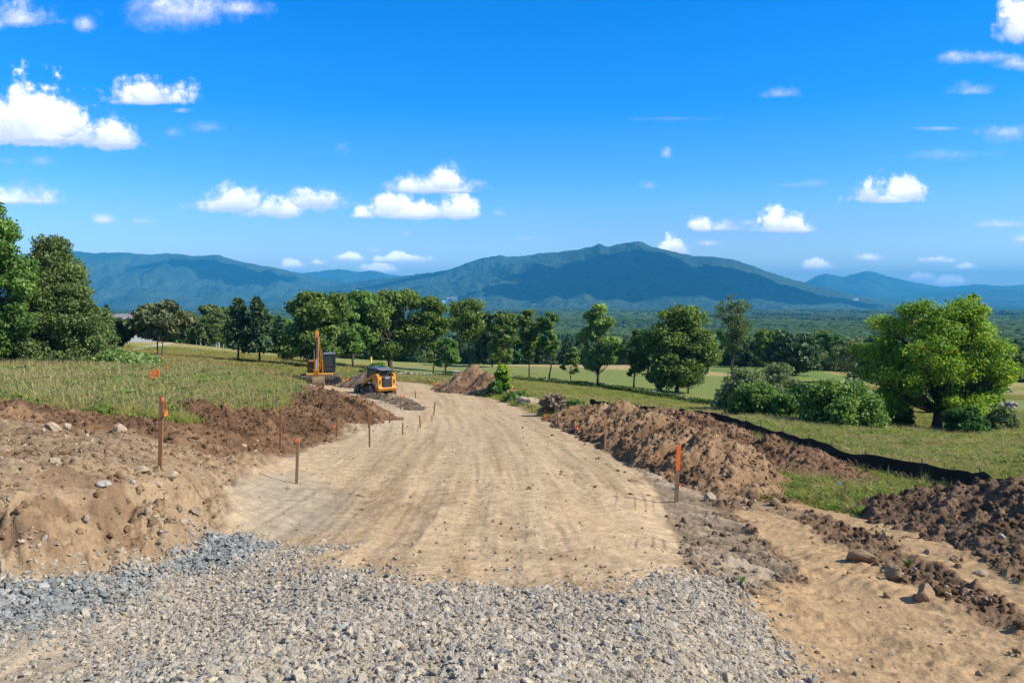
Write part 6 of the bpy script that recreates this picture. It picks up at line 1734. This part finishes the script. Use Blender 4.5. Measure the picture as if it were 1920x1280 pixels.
# small heap of crushed stone left on the road
for k, (px_, py_, w_) in enumerate(((728,1062,11),(735,1056,9),(742,1050,12),(745,1047,10),(733,1066,9),(720,1067,8))):
    rock('pale crushed stone in the little heap on the road', px_, py_, w_, w_ * 0.8, M_ROCKG, 60 + k, sub=2, group='little stone heap on the road')
for k, (px_, py_, w_) in enumerate(((940,983,9),(973,983,7),(961,992,8),(941,1006,7),(968,1013,6),(988,989,5),(787,1036,10),(775,1022,10),(820,1019,8),(952,1052,9),(968,1064,9),(928,1070,8),(912,1070,7),(846,1072,12),(1127,1064,9),(1135,1064,7),(1140,1102,10),(1148,1103,8),(925,979,6),(658,926,6))):
    rock('dark single stone lying on the graded road', px_, py_, w_, w_ * 0.75, M_ROCKG if k % 3 else M_ROCKB, 80 + k, sub=2, group='single stones on the graded road')
def stick(label, px0, py0, px1, py1, r_):
    a, _ = spot(px0, py0); b, _ = spot(px1, py1)
    tb = Tubes(); a = np.array(a); b = np.array(b); m_ = (a + b) / 2 + np.array([0, 0.02, 0.02])
    tb.add([a + [0, 0, r_], m_ + [0, 0, r_], b + [0, 0, r_]], [r_, r_ * 0.9, r_ * 0.5], 6)
    o = link('stick', tb.mesh('stick'), M_WOODG); setp(o, label, 'stick')
stick('thin stick lying on the left part of the road', 667, 929, 684, 933, 0.012)
stick('short stick on the road below the thin stick', 676, 956, 684, 957, 0.012)

# ---- small plants -----------------------------------------------------------------
def plant(label, px, py, n, h, spread, mat, seed, name='plant', wide=0.02):
    (x, y, z), mpp = spot(px, py); rg = np.random.default_rng(seed); V, Fq, lv = [], [], []
    for i in range(n):
        a = rg.uniform(0, 6.28); d = np.array([math.cos(a), math.sin(a), 0]); s_ = np.array([-math.sin(a), math.cos(a), 0]) * wide * rg.uniform(0.6, 1.2)
        L = spread * rg.uniform(0.4, 1.0); hh = h * rg.uniform(0.6, 1.1)
        m1 = d * L * 0.35 + [0, 0, hh * 0.65]; tp = d * L + [0, 0, hh]
        k = len(V); V += [-s_ * 0.4 - [0, 0, .02], s_ * 0.4 - [0, 0, .02], m1 + s_, m1 - s_, tp + s_ * 0.1, tp - s_ * 0.1]
        Fq += [(k, k + 1, k + 2, k + 3), (k + 3, k + 2, k + 4, k + 5)]; lv += [rg.random()] * 6
    me = np_mesh(name, np.array(V), np.array(Fq)); fattr(me, 'lv', np.array(lv, np.float32))
    o = link(name, me, mat); o.location = (x, y, z); setp(o, label, 'plant')
plant('single bright green sprout growing in the sand beside the gravel', 1391, 1096, 12, 0.13, 0.09, ML['light'], 3, wide=0.014)
plant('small round tuft of turf between the two wheel tracks', 1702, 1064, 140, 0.14, 0.12, ML['olive'], 4, name='grass_tuft', wide=0.006)
plant('tall pale seed grass clump in front of the silt fence', 1735, 916, 26, 0.55, 0.30, ML['grey'], 5, name='grass_tuft', wide=0.008)
plant('single tall pale grass stalk before the silt fence', 1664, 912, 3, 0.65, 0.04, ML['grey'], 6, name='grass_stalk', wide=0.010)

# ---- house, poles, far buildings, golf course bits -------------------------------------
(x, y, z) = at(249, 648, 150); z = float(zbase(np.array([x]), np.array([y]))[0])
hs_ = empty('house', (x, y, z), rad(28)); setp(hs_, 'grey sided house with white trim half hidden behind the pines at the left', 'house')
MB().box((0, 0, 1.6), (7.5, 5.2, 3.6)).prism([(-2.6, 3.4), (2.6, 3.4), (0, 4.9)], -3.75, 3.75).build('wall', M_SIDING, hs_)
rf = MB()
for s_ in (-1, 1): rf.quad((-4.1, s_ * 3.0, 3.2), (4.1, s_ * 3.0, 3.2), (4.1, 0, 5.05), (-4.1, 0, 5.05))
rf = rf.build('roof', M_SHING, hs_); sd = rf.modifiers.new('thickness', 'SOLIDIFY'); sd.thickness = 0.2
MB().box((3.80, 0.0, 3.9), (0.06, 0.9, 0.5)).box((3.80, -2.6, 1.6), (0.08, 0.2, 3.4)).build('trim', M_WHITE, hs_)
for k, x_ in enumerate((-2, 1.5)):
    wd_ = MB().box((x_, -2.62, 1.9), (1.1, 0.06, 1.3)).build('window', M_WHITE, hs_); MB().box((x_, -2.66, 1.9), (0.9, 0.04, 1.1)).build('pane', M_GLASS, wd_)
wd_ = MB().box((3.78, 0.4, 2.0), (0.06, 1.1, 1.3)).build('window', M_WHITE, hs_); MB().box((3.82, 0.4, 2.0), (0.04, 0.9, 1.1)).build('pane', M_GLASS, wd_)
for px_, pyt, lab in ((224, 600, 'grey utility pole left of the grey house roof'), (238, 599, 'grey utility pole with a cross arm in front of the grey house')):
    x, y, _ = at(px_, 640, 138); z = float(zbase(np.array([x]), np.array([y]))[0]); zt_ = at(px_, pyt, 138)[2]
    up = empty('utility_pole', (x, y, z)); setp(up, lab, 'utility pole')
    MB().cyl((0, 0, -0.3), (0, 0, zt_ - z), 0.15, 10, 0.11).build('pole', M_DEAD, up)
    if px_ == 238: MB().box((0, 0, zt_ - z - 0.35), (1.8, 0.12, 0.12)).build('cross_arm', M_DEAD, up)
from mathutils.bvhtree import BVHTree
_mm = [o for o in COL.objects if o.name.startswith('mountain')][0].data
_bv = BVHTree.FromPolygons([v.co for v in _mm.vertices], [p.vertices[:] for p in _mm.polygons])
for px_, py_, w_, lab in ((842, 562, 60, 'tiny white building at the left of the far hamlet on the mountain foot'), (852, 561, 70, 'wide white building in the middle of the far hamlet on the mountain foot'), (832, 568, 40, 'lowest tiny building of the far hamlet on the mountain foot'), (1603, 563, 90, 'pale long building at the right foot of the broad mountain')):
    d = Vector(at(px_, py_, 1.0)).normalized(); hit = _bv.ray_cast((0, 0, 0), d)[0]
    if hit is None: hit = d * 5000
    hb = empty('far_building', hit, rad(15)); setp(hb, lab, 'building')
    MB().box((0, 0, 3), (w_ * .7, 16, 20)).build('wall', M_ROOFG, hb)
    MB().prism([(-10, 12.5), (10, 12.5), (0, 19)], -w_ * .35 - 1, w_ * .35 + 1).build('roof', M_ROOFG, hb)
def post(label, px, pyb, pyt, r_, mat, name='marker_post', flag=None):
    (x, y, z), mpp = spot(px, pyb); H = (pyb - pyt) * mpp
    r = empty(name, (x, y, z)); setp(r, label, 'post')
    MB().cyl((0, 0, -0.2), (0, 0, H), r_, 8).build('pole', mat, r)
    if flag: MB().prism([(-0.01, H), (0.01, H), (0.01, H - 0.5), (-0.01, H - 0.5)], 0.02, 0.6).build('flag', flag, r)
M_YFLAG = simple('yellow_flag', (0.75, 0.62, 0.05), 0.6)
post('white post on the putting green right of the bright maple', 1856, 757, 741, 0.07, M_WHITE)
post('yellow marker on the far fairway seen left of the largest oak', 696, 680, 669, 0.16, M_YFLAG)
post('white marker post at the left edge of the dry fairway strip', 549, 686, 677, 0.08, M_WHITE)
# final shape of the air box: everything stands inside it
